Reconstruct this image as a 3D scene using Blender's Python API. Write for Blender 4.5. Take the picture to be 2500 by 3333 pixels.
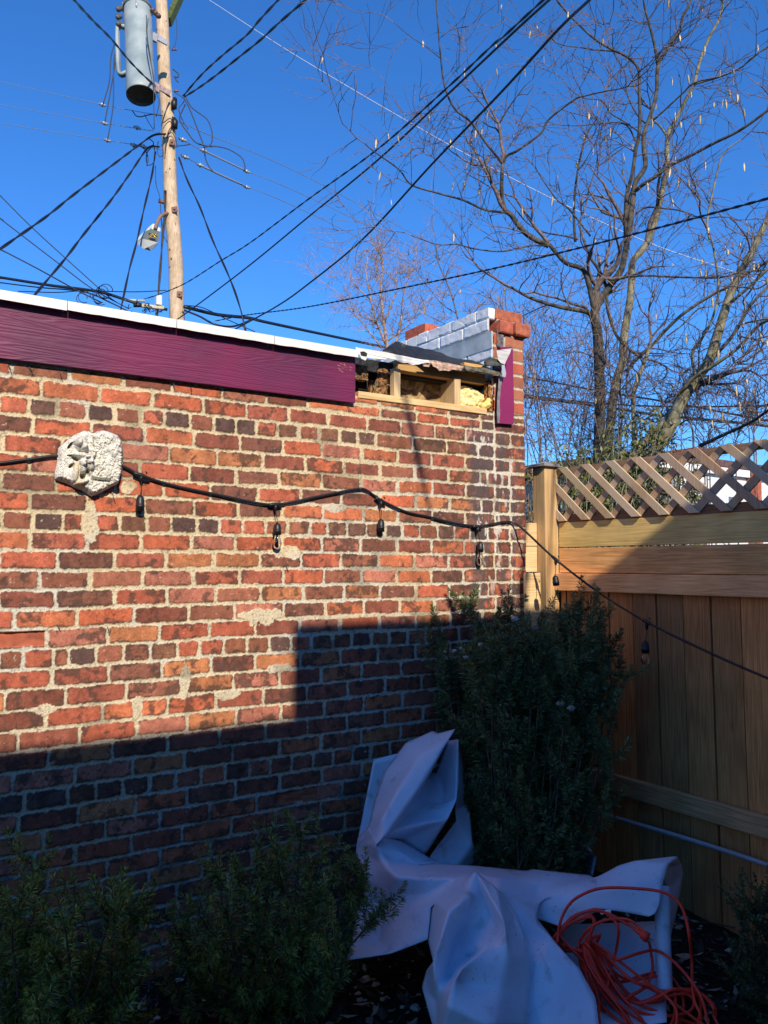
import bpy, math, random
import numpy as np
from mathutils import Vector, Matrix, noise as mnoise
rng = np.random.default_rng(7); random.seed(7)
SC = bpy.context.scene
for o in list(bpy.data.objects): bpy.data.objects.remove(o, do_unlink=True)
COL = SC.collection
R = math.radians
# ------------------------------------------------------------------ camera
EZ = 1.55
F = 2640.0; CX, CY = 1250.0, 1666.5
PITCH = math.atan(174/F); YAW = R(33.03)
EYE = np.array([0.0, -3.09, EZ])
FW = np.array([math.sin(YAW)*math.cos(PITCH), math.cos(YAW)*math.cos(PITCH), math.sin(PITCH)])
RT = np.array([math.cos(YAW), -math.sin(YAW), 0.0])
UP = np.cross(RT, FW)
cam = bpy.data.cameras.new('camera'); co = bpy.data.objects.new('camera', cam); COL.objects.link(co)
cam.sensor_fit = 'VERTICAL'; cam.sensor_height = 36.0; cam.lens = F/3333*36.0
cam.clip_start = 0.05; cam.clip_end = 2000
m3 = Matrix((RT, UP, -FW)).transposed()
co.matrix_world = Matrix.Translation(Vector(EYE)) @ m3.to_4x4()
SC.camera = co
# ------------------------------------------------------------------ light
SUND = np.array([0.30, 1.0, -0.62]); SUND /= np.linalg.norm(SUND)
ELEV = math.asin(-SUND[2]); AZ = math.atan2(-SUND[0], -SUND[1])
w = bpy.data.worlds.new('World'); SC.world = w; w.use_nodes = True
nt = w.node_tree; bg = nt.nodes['Background']
sky = nt.nodes.new('ShaderNodeTexSky'); sky.sky_type = 'NISHITA'; sky.sun_disc = False
sky.sun_elevation = ELEV; sky.sun_rotation = AZ % (2*math.pi)
sky.air_density = 1.0; sky.dust_density = 0.0; sky.ozone_density = 3.0
hs = nt.nodes.new('ShaderNodeHueSaturation'); hs.inputs['Saturation'].default_value = 1.05
tn = nt.nodes.new('ShaderNodeMix'); tn.data_type = 'RGBA'; tn.blend_type = 'MULTIPLY'; tn.inputs[0].default_value = 1; tn.inputs[7].default_value = (.36, .61, .95, 1)
nt.links.new(sky.outputs[0], tn.inputs[6]); nt.links.new(tn.outputs[2], hs.inputs['Color']); nt.links.new(hs.outputs[0], bg.inputs['Color'])
bg.inputs['Strength'].default_value = 0.15
sl = bpy.data.lights.new('sun', 'SUN'); so = bpy.data.objects.new('sun', sl); COL.objects.link(so)
sl.energy = 3.8; sl.angle = R(0.53); sl.color = (1.0, 0.88, 0.70)
so.rotation_euler = Vector(SUND).to_track_quat('-Z', 'Y').to_euler(); so.location = (-2, -8, 9)
SC.view_settings.view_transform = 'Standard'; SC.view_settings.look = 'None'
SC.view_settings.exposure = 0.50; SC.view_settings.gamma = 1.0
SC.cycles.max_bounces = 6; SC.cycles.diffuse_bounces = 3; SC.cycles.glossy_bounces = 3
SC.cycles.transparent_max_bounces = 8; SC.cycles.caustics_reflective = False; SC.cycles.caustics_refractive = False
# ------------------------------------------------------------------ pixel -> place helpers (2500 x 3333 photograph)
def ray(px, py):
    d = FW*F + RT*(px-CX) - UP*(py-CY)
    return d/np.linalg.norm(d)
def ony(px, py, y=0.0):
    d = ray(px, py); return EYE + d*((y-EYE[1])/d[1])
def onx(px, py, x):
    d = ray(px, py); return EYE + d*((x-EYE[0])/d[0])
def onz(px, py, z):
    d = ray(px, py); return EYE + d*((z-EYE[2])/d[2])
def ond(px, py, Z):
    d = ray(px, py); return EYE + d*(Z/(d@FW))
# ------------------------------------------------------------------ materials
def newmat(name):
    m = bpy.data.materials.new(name); m.use_nodes = True
    nt = m.node_tree; b = nt.nodes['Principled BSDF']
    return m, nt, b
def nd(nt, typ, **kw):
    n = nt.nodes.new(typ)
    for k, v in kw.items():
        if k in n.inputs: n.inputs[k].default_value = v
        else: setattr(n, k, v)
    return n
def mapped(nt, scale=(1,1,1), rot=(0,0,0)):
    tc = nd(nt, 'ShaderNodeTexCoord'); mp = nd(nt, 'ShaderNodeMapping')
    mp.inputs['Scale'].default_value = scale; mp.inputs['Rotation'].default_value = rot
    nt.links.new(tc.outputs['Object'], mp.inputs['Vector']); return mp.outputs[0]
def ramp(nt, src, stops):
    r = nd(nt, 'ShaderNodeValToRGB'); e = r.color_ramp.elements
    while len(e) < len(stops): e.new(0.5)
    for i, (p, c) in enumerate(stops):
        e[i].position = p; e[i].color = (*c, 1) if len(c) == 3 else c
    nt.links.new(src, r.inputs[0]); return r.outputs[0]
def mixc(nt, fac, a, b, mode='MIX'):
    m = nd(nt, 'ShaderNodeMix', data_type='RGBA', blend_type=mode)
    for s, v in ((m.inputs[0], fac), (m.inputs[6], a), (m.inputs[7], b)):
        if isinstance(v, (int, float)): s.default_value = v
        elif isinstance(v, tuple): s.default_value = (*v, 1) if len(v) == 3 else v
        else: nt.links.new(v, s)
    return m.outputs[2]
def bump(nt, b, src, strength=0.5, dist=0.002):
    n = nd(nt, 'ShaderNodeBump'); n.inputs['Strength'].default_value = strength; n.inputs['Distance'].default_value = dist
    nt.links.new(src, n.inputs['Height']); nt.links.new(n.outputs[0], b.inputs['Normal'])
def tinted(nt, col):
    a = nd(nt, 'ShaderNodeAttribute'); a.attribute_name = 'tint'
    return mixc(nt, 1.0, col, a.outputs['Color'], 'MULTIPLY')
def basic(name, col, rough=0.6, var=0.25, scale=20, bmp=0.3, bdist=0.002, metal=0.0, spec=0.5, tint=True, detail=6):
    m, nt, b = newmat(name)
    v = mapped(nt)
    n = nd(nt, 'ShaderNodeTexNoise'); n.inputs['Scale'].default_value = scale; n.inputs['Detail'].default_value = detail
    nt.links.new(v, n.inputs['Vector'])
    lo = tuple(c*(1-var) for c in col); hi = tuple(min(1, c*(1+var)) for c in col)
    c = ramp(nt, n.outputs[0], [(0.3, lo), (0.7, hi)])
    if tint: c = tinted(nt, c)
    nt.links.new(c, b.inputs['Base Color'])
    b.inputs['Roughness'].default_value = rough; b.inputs['Metallic'].default_value = metal
    b.inputs['Specular IOR Level'].default_value = spec
    if bmp: bump(nt, b, n.outputs[0], bmp, bdist)
    return m
def woodmat(name, dark, light, axis='x', rough=0.75, knots=True, grain=60, bmp=0.4, weather=None, spec=0.3):
    """boards: long streaky grain along axis; per-board offset comes from the 'tint' attribute alpha"""
    m, nt, b = newmat(name)
    tc = nd(nt, 'ShaderNodeTexCoord'); a = nd(nt, 'ShaderNodeAttribute'); a.attribute_name = 'tint'
    off = nd(nt, 'ShaderNodeVectorMath', operation='SCALE'); off.inputs['Scale'].default_value = 7.3
    cx = nd(nt, 'ShaderNodeCombineXYZ')
    for i in range(3): nt.links.new(a.outputs['Alpha'], cx.inputs[i])
    nt.links.new(cx.outputs[0], off.inputs[0])
    ad = nd(nt, 'ShaderNodeVectorMath', operation='ADD'); nt.links.new(tc.outputs['Object'], ad.inputs[0]); nt.links.new(off.outputs[0], ad.inputs[1])
    mp = nd(nt, 'ShaderNodeMapping'); nt.links.new(ad.outputs[0], mp.inputs['Vector'])
    s = {'x': (1.3, 26, 26), 'y': (26, 1.3, 26), 'z': (26, 26, 1.3)}[axis]; mp.inputs['Scale'].default_value = s
    n1 = nd(nt, 'ShaderNodeTexNoise'); n1.inputs['Scale'].default_value = 1.0; n1.inputs['Detail'].default_value = 4; n1.inputs['Distortion'].default_value = 0.6
    nt.links.new(mp.outputs[0], n1.inputs['Vector'])
    wv = nd(nt, 'ShaderNodeMath', operation='MULTIPLY'); wv.inputs[1].default_value = 42.0; nt.links.new(n1.outputs[0], wv.inputs[0])
    sn = nd(nt, 'ShaderNodeMath', operation='SINE'); nt.links.new(wv.outputs[0], sn.inputs[0])
    mp2 = nd(nt, 'ShaderNodeMapping'); nt.links.new(ad.outputs[0], mp2.inputs['Vector'])
    mp2.inputs['Scale'].default_value = tuple({1.3: 6, 26: 260}[q] for q in s)
    n2 = nd(nt, 'ShaderNodeTexNoise'); n2.inputs['Scale'].default_value = 1.0; n2.inputs['Detail'].default_value = 3
    nt.links.new(mp2.outputs[0], n2.inputs['Vector'])
    ma = nd(nt, 'ShaderNodeMath', operation='MULTIPLY_ADD'); ma.inputs[1].default_value = 0.075; ma.inputs[2].default_value = 0.02
    nt.links.new(sn.outputs[0], ma.inputs[0])
    sm = nd(nt, 'ShaderNodeMath', operation='ADD'); nt.links.new(ma.outputs[0], sm.inputs[0]); nt.links.new(n2.outputs[0], sm.inputs[1])
    col = ramp(nt, sm.outputs[0], [(0.25, dark), (0.72, light)])
    # broad blotches
    n3 = nd(nt, 'ShaderNodeTexNoise'); n3.inputs['Scale'].default_value = 5.0; n3.inputs['Detail'].default_value = 3
    nt.links.new(ad.outputs[0], n3.inputs['Vector'])
    bl = ramp(nt, n3.outputs[0], [(0.3, (0.72, 0.7, 0.68)), (0.7, (1.12, 1.1, 1.08))])
    col = mixc(nt, 0.8, col, bl, 'MULTIPLY')
    if knots:
        vo = nd(nt, 'ShaderNodeTexVoronoi'); vo.inputs['Scale'].default_value = 1.0
        mp3 = nd(nt, 'ShaderNodeMapping'); nt.links.new(ad.outputs[0], mp3.inputs['Vector'])
        mp3.inputs['Scale'].default_value = tuple({1.3: 2.6, 26: 6.0}[q] for q in s)
        nt.links.new(mp3.outputs[0], vo.inputs['Vector'])
        kn = ramp(nt, vo.outputs['Distance'], [(0.035, (0.25, 0.17, 0.13)), (0.12, (1, 1, 1))])
        col = mixc(nt, 0.75, col, kn, 'MULTIPLY')
    if weather:
        n4 = nd(nt, 'ShaderNodeTexNoise'); n4.inputs['Scale'].default_value = 3.2; n4.inputs['Detail'].default_value = 5
        nt.links.new(ad.outputs[0], n4.inputs['Vector'])
        f = ramp(nt, n4.outputs[0], [(0.42, (0, 0, 0)), (0.62, (1, 1, 1))])
        col = mixc(nt, f, col, weather)
    col = mixc(nt, 1.0, col, a.outputs['Color'], 'MULTIPLY')
    nt.links.new(col, b.inputs['Base Color'])
    b.inputs['Roughness'].default_value = rough; b.inputs['Specular IOR Level'].default_value = spec
    bump(nt, b, sm.outputs[0], bmp*.7, 0.0012)
    return m
# ------------------------------------------------------------------ mesh builder
class MB:
    def __init__(s): s.v = []; s.f = []; s.t = []; s.n = 0; s.sm = []
    def add(s, vs, fs, tint=(1,1,1,0.5), smooth=False):
        vs = np.asarray(vs, float); s.v.append(vs)
        s.f += [tuple(i+s.n for i in f) for f in fs]
        s.t += [tint]*len(fs); s.sm += [smooth]*len(fs); s.n += len(vs)
    def box(s, lo, hi, tint=None, jit=0.0, bev=0.0, M=None):
        if tint is None: tint = (1, 1, 1, random.random())
        lo = np.array(lo, float); hi = np.array(hi, float)
        if bev <= 0:
            c = np.array([[x, y, z] for x in (lo[0], hi[0]) for y in (lo[1], hi[1]) for z in (lo[2], hi[2])])
            fs = [(0,1,3,2), (4,6,7,5), (0,4,5,1), (2,3,7,6), (0,2,6,4), (1,5,7,3)]
        else:
            c = []
            for x in (0, 1):
                for y in (0, 1):
                    for z in (0, 1):
                        p = np.array([(lo, hi)[x][0], (lo, hi)[y][1], (lo, hi)[z][2]])
                        sx = bev if x == 0 else -bev; sy = bev if y == 0 else -bev; sz = bev if z == 0 else -bev
                        c += [p+[0, sy, sz], p+[sx, 0, sz], p+[sx, sy, 0]]
            c = np.array(c)
            def I(x, y, z, k): return (x*4+y*2+z)*3+k
            fs = []
            for x in (0, 1):
                q = [I(x,0,0,0), I(x,0,1,0), I(x,1,1,0), I(x,1,0,0)]; fs.append(tuple(q if x == 0 else q[::-1]))
            for y in (0, 1):
                q = [I(0,y,0,1), I(1,y,0,1), I(1,y,1,1), I(0,y,1,1)]; fs.append(tuple(q if y == 0 else q[::-1]))
            for z in (0, 1):
                q = [I(0,0,z,2), I(0,1,z,2), I(1,1,z,2), I(1,0,z,2)]; fs.append(tuple(q if z == 0 else q[::-1]))
            for a in (0, 1):
                for b_ in (0, 1):
                    fs.append((I(a,b_,0,0), I(a,b_,0,1), I(a,b_,1,1), I(a,b_,1,0)))
                    fs.append((I(a,0,b_,0), I(a,0,b_,2), I(a,1,b_,2), I(a,1,b_,0)))
                    fs.append((I(0,a,b_,1), I(0,a,b_,2), I(1,a,b_,2), I(1,a,b_,1)))
            for x in (0, 1):
                for y in (0, 1):
                    for z in (0, 1): fs.append((I(x,y,z,0), I(x,y,z,1), I(x,y,z,2)))
        if jit: c = c + np.random.default_rng(len(s.v)+3).normal(0, jit, c.shape)
        if M is not None: c = (np.array(M.to_3x3()) @ c.T).T + np.array(M.translation)
        s.add(c, fs, tint)
    def bar(s, p, q, w, h, tint=None, up=(0,0,1), bev=0.0, M=None):
        """box from p to q, w across (perp to up), h along up"""
        p = Vector(p); q = Vector(q); d = q-p; L = d.length; d.normalize()
        u = Vector(up); sd = d.cross(u).normalized(); u2 = sd.cross(d)
        Mx = Matrix((d, sd, u2)).transposed().to_4x4(); Mx.translation = p
        s.box((0, -w/2, -h/2), (L, w/2, h/2), tint, bev=bev, M=Mx)
    def tube(s, pts, rad, n=6, tint=(1,1,1,0.5), cap=True, flat=1.0):
        P = np.asarray(pts, float); m = len(P)
        rad = np.full(m, rad) if np.isscalar(rad) else np.asarray(rad, float)
        T = np.gradient(P, axis=0); T /= (np.linalg.norm(T, axis=1)[:, None]+1e-12)
        a = np.array([0, 0, 1.0]) if abs(T[0][2]) < 0.9 else np.array([1.0, 0, 0])
        nn = np.cross(T[0], a); nn /= np.linalg.norm(nn)
        ang = np.linspace(0, 2*np.pi, n, endpoint=False); vs = []
        for i in range(m):
            nn = nn - T[i]*(nn@T[i]); nn /= (np.linalg.norm(nn)+1e-12); bb = np.cross(T[i], nn)
            vs.append(P[i] + rad[i]*(np.cos(ang)[:, None]*nn + flat*np.sin(ang)[:, None]*bb))
        vs = np.concatenate(vs)
        fs = [(i*n+j, i*n+(j+1) % n, (i+1)*n+(j+1) % n, (i+1)*n+j) for i in range(m-1) for j in range(n)]
        if cap: fs += [tuple(range(n))[::-1], tuple(range((m-1)*n, m*n))]
        s.add(vs, fs, tint, True)
    def lathe(s, prof, n=24, M=None, tint=(1,1,1,0.5), smooth=True):
        ang = np.linspace(0, 2*np.pi, n, endpoint=False)
        vs = np.array([[r*math.cos(a), r*math.sin(a), z] for r, z in prof for a in ang])
        if M is not None: vs = (np.array(M.to_3x3()) @ vs.T).T + np.array(M.translation)
        m = len(prof)
        fs = [(i*n+j, i*n+(j+1) % n, (i+1)*n+(j+1) % n, (i+1)*n+j) for i in range(m-1) for j in range(n)]
        s.add(vs, fs, tint, smooth)
    def slab(s, pts, thick, nrm=(0, 1, 0), tint=(1,1,1,0.5), sub=1):
        """closed polygon (list of 3-D points) extruded by thick along nrm"""
        P = [Vector(p) for p in pts]
        if sub > 1:
            Q = []
            for i in range(len(P)):
                for k in range(sub): Q.append(P[i].lerp(P[(i+1) % len(P)], k/sub))
            P = Q
        n = len(P); nv = Vector(nrm)*thick
        vs = [tuple(p) for p in P]+[tuple(p+nv) for p in P]
        fs = [tuple(range(n)), tuple(range(2*n-1, n-1, -1))]+[(i, i+n, (i+1) % n+n, (i+1) % n) for i in range(n)]
        s.add(vs, fs, tint)
    def build(s, name, mat, parent=None, kind=None, label=None, sharp=40):
        V = np.concatenate(s.v) if s.v else np.zeros((0, 3))
        me = bpy.data.meshes.new(name)
        o = bpy.data.objects.new(name, me); COL.objects.link(o)
        if parent is not None:
            o.parent = parent
            off = np.array(WLOC(parent)); V = V-off
        me.from_pydata(V.tolist(), [], s.f)
        at = me.attributes.new('tint', 'FLOAT_COLOR', 'FACE')
        at.data.foreach_set('color', np.array(s.t, np.float32).ravel())
        me.polygons.foreach_set('use_smooth', np.array(s.sm, bool))
        me.materials.append(mat); me.update()
        if kind: o['kind'] = kind
        if label: o['label'] = label
        return o
def WLOC(o):
    v = Vector((0, 0, 0))
    while o is not None: v += o.location; o = o.parent
    return v
def thing(name, label, cat, loc, group=None):
    o = bpy.data.objects.new(name, None); COL.objects.link(o); o.location = loc
    o.empty_display_size = 0.1
    o['label'] = label; o['category'] = cat
    if group: o['group'] = group
    return o
def tag(o, label=None, cat=None, group=None, kind=None):
    if label: o['label'] = label
    if cat: o['category'] = cat
    if group: o['group'] = group
    if kind: o['kind'] = kind
    return o
def spline(pts, sub=8):
    P = np.asarray(pts, float)
    if len(P) < 3: 
        return np.array([P[0]+(P[-1]-P[0])*k/sub for k in range(sub+1)])
    Q = np.vstack([2*P[0]-P[1], P, 2*P[-1]-P[-2]]); out = []
    for i in range(1, len(Q)-2):
        p0, p1, p2, p3 = Q[i-1:i+3]
        for k in range(sub):
            t = k/sub
            out.append(0.5*((2*p1)+(-p0+p2)*t+(2*p0-5*p1+4*p2-p3)*t*t+(-p0+3*p1-3*p2+p3)*t**3))
    out.append(P[-1]); return np.array(out)
def shade(o): 
    o.data.polygons.foreach_set('use_smooth', np.ones(len(o.data.polygons), bool))
def vnoise(x, y, scale, seed, octv=1, pers=0.5):
    """value noise on arrays, cubic-ish interpolation"""
    out = np.zeros(np.broadcast(x, y).shape); amp = 1.0; tot = 0
    for o_ in range(octv):
        r_ = np.random.default_rng(seed*97+o_*13); G = r_.random((257, 257))
        X = x/scale*(2**o_)+17.3; Y = y/scale*(2**o_)+11.7
        xi = np.floor(X).astype(int); yi = np.floor(Y).astype(int); fx = X-xi; fy = Y-yi
        fx = fx*fx*(3-2*fx); fy = fy*fy*(3-2*fy); xi %= 256; yi %= 256
        v = G[xi, yi]*(1-fx)*(1-fy)+G[xi+1, yi]*fx*(1-fy)+G[xi, yi+1]*(1-fx)*fy+G[xi+1, yi+1]*fx*fy
        out += v*amp; tot += amp; amp *= pers
    return out/tot
def sst(a, b, x):
    t = np.clip((x-a)/(b-a), 0, 1); return t*t*(3-2*t)
# ------------------------------------------------------------------ ground
soil, nt, b = newmat('soil')
v = mapped(nt)
n = nd(nt, 'ShaderNodeTexNoise'); n.inputs['Scale'].default_value = 55; n.inputs['Detail'].default_value = 9; n.inputs['Roughness'].default_value = 0.7
nt.links.new(v, n.inputs['Vector'])
nt.links.new(ramp(nt, n.outputs[0], [(0.3, (0.014, 0.011, 0.008)), (0.55, (0.045, 0.032, 0.022)), (0.75, (0.11, 0.08, 0.055))]), b.inputs['Base Color'])
b.inputs['Roughness'].default_value = 0.95; b.inputs['Specular IOR Level'].default_value = 0.15
bump(nt, b, n.outputs[0], 1.0, 0.03)
def ground_z(x, y):
    near = np.clip(1-np.hypot(x-1.8, y+1.2)/6, 0, 1)
    return (vnoise(x+50, y+50, 0.45, 3, 3)-0.5)*0.09*near + 0.075*sst(1.8, 3.0, x)*sst(-4, -0.3, y)*near*1.2
def gridmesh(name, xs, ys, zf, mat, kind='structure'):
    X, Y = np.meshgrid(xs, ys, indexing='ij'); Z = zf(X, Y)
    nx, ny = X.shape; me = bpy.data.meshes.new(name)
    V = np.stack([X, Y, Z], -1).reshape(-1, 3)
    i = np.arange(nx-1)[:, None]*ny+np.arange(ny-1)[None, :]
    Fc = np.stack([i, i+ny, i+ny+1, i+1], -1).reshape(-1, 4)
    me.from_pydata(V.tolist(), [], Fc.tolist()); me.materials.append(mat)
    o = bpy.data.objects.new(name, me); COL.objects.link(o); shade(o)
    if kind: o['kind'] = kind
    return o
gx = np.concatenate([-np.geomspace(900, 1.2, 26), np.arange(-1, 4.2, 0.035), np.geomspace(4.5, 900, 26)])
gy = np.concatenate([-np.geomspace(900, 4.0, 24), np.arange(-3.6, 0.5, 0.035), np.geomspace(0.8, 900, 26)])
gridmesh('ground', gx, gy, ground_z, soil)
# ------------------------------------------------------------------ brick garage
garage = thing('brick_garage', 'old red brick garage with purple fascia and a torn-open roof edge', 'garage', (1.5, 0.0, 0.0))
c3 = lambda L: [q/1.3272 for q in L]
c6 = lambda L: [q/1.2762 for q in L]
cr = lambda L: [1000+q/2.37 for q in L]
ROWS = {  # joint positions in photo pixels, per course
 0: c3([-190, 47, 297, 530, 742, 960, 1150, 1330])+cr([560, 838, 1092, 1334, 1452]),
 1: c3([-60, 177, 427, 658, 876, 1065, 1245])+cr([162, 459, 719, 980, 1218, 1448]),
 2: c3([-10, 120, 245, 370, 490, 606, 707, 820, 920, 1018, 1106, 1197, 1290, 1378])+cr([92, 245, 383, 526, 808, 1069, 1316, 1450]),
 3: c3([-100, 141, 392, 623, 836, 1035, 1220])+cr([113, 417, 695, 954, 1212, 1450]),
 4: c3([8, 265, 500, 732, 934, 1135, 1318])+cr([281, 558, 826, 1084, 1328, 1552]),
 5: c3([-110, 127, 370, 604, 816, 1018, 1206])+cr([112, 413, 693, 962, 1222, 1454]),
 6: c3([5, 240, 500, 705, 908, 1112, 1297])+cr([264, 560, 834, 1096, 1339, 1560]),
 7: c3([-120, 125, 375, 620, 838, 1030, 1218])+cr([119, 428, 694, 961, 1215, 1450]),
 8: c3([5, 142, 272, 400, 518, 632, 738, 848, 948, 1047, 1145, 1240])+cr([22, 154, 306, 452, 595, 732, 865, 1002, 1132, 1252, 1380, 1450, 1560]),
 9: c3([-110, 127, 378, 607, 825, 1015, 1218])+cr([111, 404, 691, 955, 1207, 1450]),
 10: c6([-5, 238, 474, 687, 888, 1078, 1248])+cr([254, 546, 820, 1088, 1340, 1570]),
 11: c6([-60, 161, 374, 592, 801, 995, 1175])+cr([123, 414, 690, 952, 1201, 1454]),
 12: c6([-10, 230, 475, 694, 894, 1081, 1260])+cr([280, 560, 832, 1092, 1332, 1575]),
 13: c6([-170, 61, 320, 556, 783, 972, 1177])+cr([139, 435, 711, 980, 1234, 1470]),
 14: c6([-30, 195, 445, 662, 869, 1060, 1243])+cr([248, 555, 835, 1105, 1350, 1590]),
 15: c6([-5, 96, 221, 284, 400, 512, 622, 736, 828, 928, 1025, 1117, 1205, 1292])+cr([192, 340, 492, 630, 768, 908, 1040, 1170, 1300, 1430, 1560]),
 16: c6([-20, 214, 451, 670, 876, 1059, 1247, 1413, 1570]),
 17: c6([-200, 22, 274, 522, 758, 969, 1158, 1333, 1500]),
 18: c6([-50, 191, 426, 580, 697, 898, 1091, 1273, 1441, 1598]),
 19: c6([-160, 78, 331, 566, 776, 980, 1165, 1345, 1508]),
 20: c6([-30, 204, 468, 697, 910, 1101, 1275, 1440, 1597]),
 21: c6([-190, 55, 312, 552, 765, 965, 1159, 1332, 1498]),
 22: c6([-10, 102, 283, 398, 511, 621, 731, 835, 934, 1032, 1122, 1209, 1299, 1381, 1461, 1536, 1618]),
 23: c6([-160, 80, 327, 561, 777, 977, 1161, 1336, 1500]),
 24: c6([-60, 182, 436, 662, 868, 1063, 1249, 1417, 1575]),
 25: c6([-100, 145, 313, 545, 757, 960, 1142, 1330, 1500]),
 26: c6([-60, 200, 444, 667, 872, 1068, 1255]),
}
anchors = [(-4, 0.845), (0, 0.705), (2, 0.569), (8, 0.159), (15, -0.326), (22, -0.820), (35, -1.73)]
def rowz(i): return float(np.interp(i, [a for a, _ in anchors], [b_ for _, b_ in anchors]))+EZ
rowjoints = {}
rr = np.random.default_rng(5)
for i in range(-4, 36):
    if i in ROWS:
        J = sorted(float(ony(p, 1841-(rowz(i)-EZ)*800, 0)[0]) for p in ROWS[i])
    else: J = [0.45+(0.1 if i % 2 else 0)+rr.uniform(-.02, .02)]
    head = i in (2, 8, 15, 22, 29)
    while J[-1] < 2.66: 
        J.append(J[-1]+(0.103 if head else 0.204)+rr.normal(0, .004))
    while J[0] > -2.7: J.insert(0, J[0]-(0.103 if head else 0.204)+rr.normal(0, .004))
    # pier: stretcher / two headers alternately
    J = [q for q in J if q < 2.60 or (2.66 < q < 2.69)]
    J = [q for q in J if q < 2.645]+[2.668]
    if i % 2 and i < 12: J += [2.775]
    if i >= 4 and i % 2 == 0: J = [q for q in J if q < 2.6]+[2.62+.02*(i % 4), 2.765]
    rowjoints[i] = np.array(J+[3.2])
PAL = np.array([(.44,.115,.055), (.38,.10,.055), (.40,.145,.095), (.31,.09,.055), (.42,.16,.07), (.22,.07,.045), (.46,.14,.065), (.27,.10,.06), (.19,.075,.05)])
HPAL = np.array([(.19,.085,.05), (.15,.075,.055), (.24,.09,.05), (.11,.06,.05), (.28,.10,.06), (.40,.11,.06)])
def brick_surface(U, V, seed, rows_pier=False, painted=False):
    """U across, V height (world z). returns height (m) and colour"""
    sh = U.shape
    wob = (vnoise(U, V, 0.35, seed+1, 2)-0.5)*0.010
    VV = V+wob
    idx = np.arange(-4, 36); zc = np.array([rowz(i) for i in idx])
    bnd = (zc[:-1]+zc[1:])/2   # descending
    k = np.clip(np.searchsorted(-bnd, -VV), 0, len(idx)-1)  # row number
    top = np.concatenate([[zc[0]+.035], bnd])[k]; bot = np.concatenate([bnd, [zc[-1]-.035]])[k]
    UU = U+(vnoise(U, V, 0.06, seed+2, 2)-0.5)*0.006
    left = np.zeros(sh); right = np.zeros(sh); bid = np.zeros(sh, int)
    for j, i in enumerate(idx):
        m = k == j
        if not m.any(): continue
        J = rowjoints[i]; q = np.clip(np.searchsorted(J, UU[m])-1, 0, len(J)-2)
        left[m] = J[q]; right[m] = J[q+1]; bid[m] = j*64+q
    H = np.random.default_rng(seed+9).random((64*42, 6))
    h = H[bid]
    jw = 0.0042+h[..., 3]*0.002
    du = np.minimum(UU-left, right-UU)-jw; dv = np.minimum(top-VV, VV-bot)-jw*0.95
    # rounded corner distance
    rc = 0.010; a = np.maximum(rc-du, 0); b_ = np.maximum(rc-dv, 0)
    d = np.where((a > 0) & (b_ > 0), rc-np.hypot(a, b_), np.minimum(du, dv))
    rag = (vnoise(U, V, 0.022, seed+3, 3, .6)-0.5)*0.011+(vnoise(U, V, 0.006, seed+4, 2)-0.5)*0.005
    smear = (vnoise(U, V, 0.30, seed+5, 3)-0.45)*0.016
    smear = np.where(smear > 0, smear*1.1, smear*0.35)
    lowfade = sst(0.8+0.2, 1.6, V)   # less smearing low on the wall
    smear = smear*(0.35+0.65*lowfade)*sst(0.2, 2.4, U+0.9*h[..., 4])
    patch = (vnoise(U, V, 0.11, seed+6, 3) > 0.735)
    d2 = d+rag-smear
    patchlump = np.zeros(sh, bool)
    for (px, py, rx, rz) in ((850, 2008, .095, .036), (290, 1710, .03, .075), (905, 2175, .055, .02), (740, 2260, .05, .02), (1090, 1655, .05, .02), (445, 2300, .02, .05), (935, 1800, .06, .03), (600, 2220, .02, .07), (140, 2310, .04, .02), (415,1590,.03,.03)):
        c = ony(px, py, 0)
        patchlump |= ((U-c[0])/rx)**2+((V-c[2])/rz)**2+(vnoise(U, V, .028, seed+7, 3)-.5)*1.9 < 0.95
    d2 = np.where(patchlump, -0.004, d2)
    m = sst(-0.0006, 0.0022, d2)
    # brick face relief
    face = (vnoise(U, V, 0.012, seed+11, 4, .6)-0.5)*0.0022+(vnoise(U, V, 0.09, seed+12, 2)-.5)*0.002
    crack = np.abs(vnoise(U, V, 0.045, seed+13, 3)-0.5)
    crack = np.where(vnoise(U, V, .12, seed+14) > .55, crack, 1)
    face -= sst(0.012, 0.0, crack)*0.003
    mort = (vnoise(U, V, 0.005, seed+15, 3, .7)-0.5)*0.0030+(vnoise(U, V, 0.05, seed+16, 2)-.5)*0.003
    proud = (h[..., 5]-.5)*0.004
    hgt = m*(0.0055+face+proud)+(1-m)*(0.0012+mort+np.where(patchlump, .004, 0))
    # colours
    head = np.isin(idx[k], (2, 8, 15, 22, 29))
    pal = PAL[(h[..., 0]*len(PAL)).astype(int)]; hp = HPAL[(h[..., 0]*len(HPAL)).astype(int)]
    col = 1.12*np.where(head[..., None], hp, pal)*(0.82+0.36*h[..., 1])[..., None]
    # vertical kiln bands inside a brick, soft
    band = vnoise(U+h[..., 2]*9, V*0.25+h[..., 2]*5, 0.035, seed+17, 2)
    col = col*(0.72+0.52*band)[..., None]
    burn = vnoise(U+h[..., 1]*3, V+h[..., 2]*3, 0.036, seed+18, 5, .66)
    edge = sst(0.013, 0.0, d)
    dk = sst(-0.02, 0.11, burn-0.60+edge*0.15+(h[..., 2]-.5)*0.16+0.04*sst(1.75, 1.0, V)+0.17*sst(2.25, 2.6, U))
    dark = np.array([.075, .042, .032])*(0.7+0.8*vnoise(U, V, .02, seed+19, 2))[..., None]
    mot = vnoise(U+h[..., 2]*7, V, 0.018, seed+40, 4, .65); col = col*(.62+.76*mot)[..., None]*(1-.38*sst(0.006, 0.0, d))[..., None]
    ck = sst(.010, .0, crack)[..., None]*.6; col = col*(1-ck)
    col = col*(1-dk*0.80)[..., None]+dark*(dk*0.80)[..., None]
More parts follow.
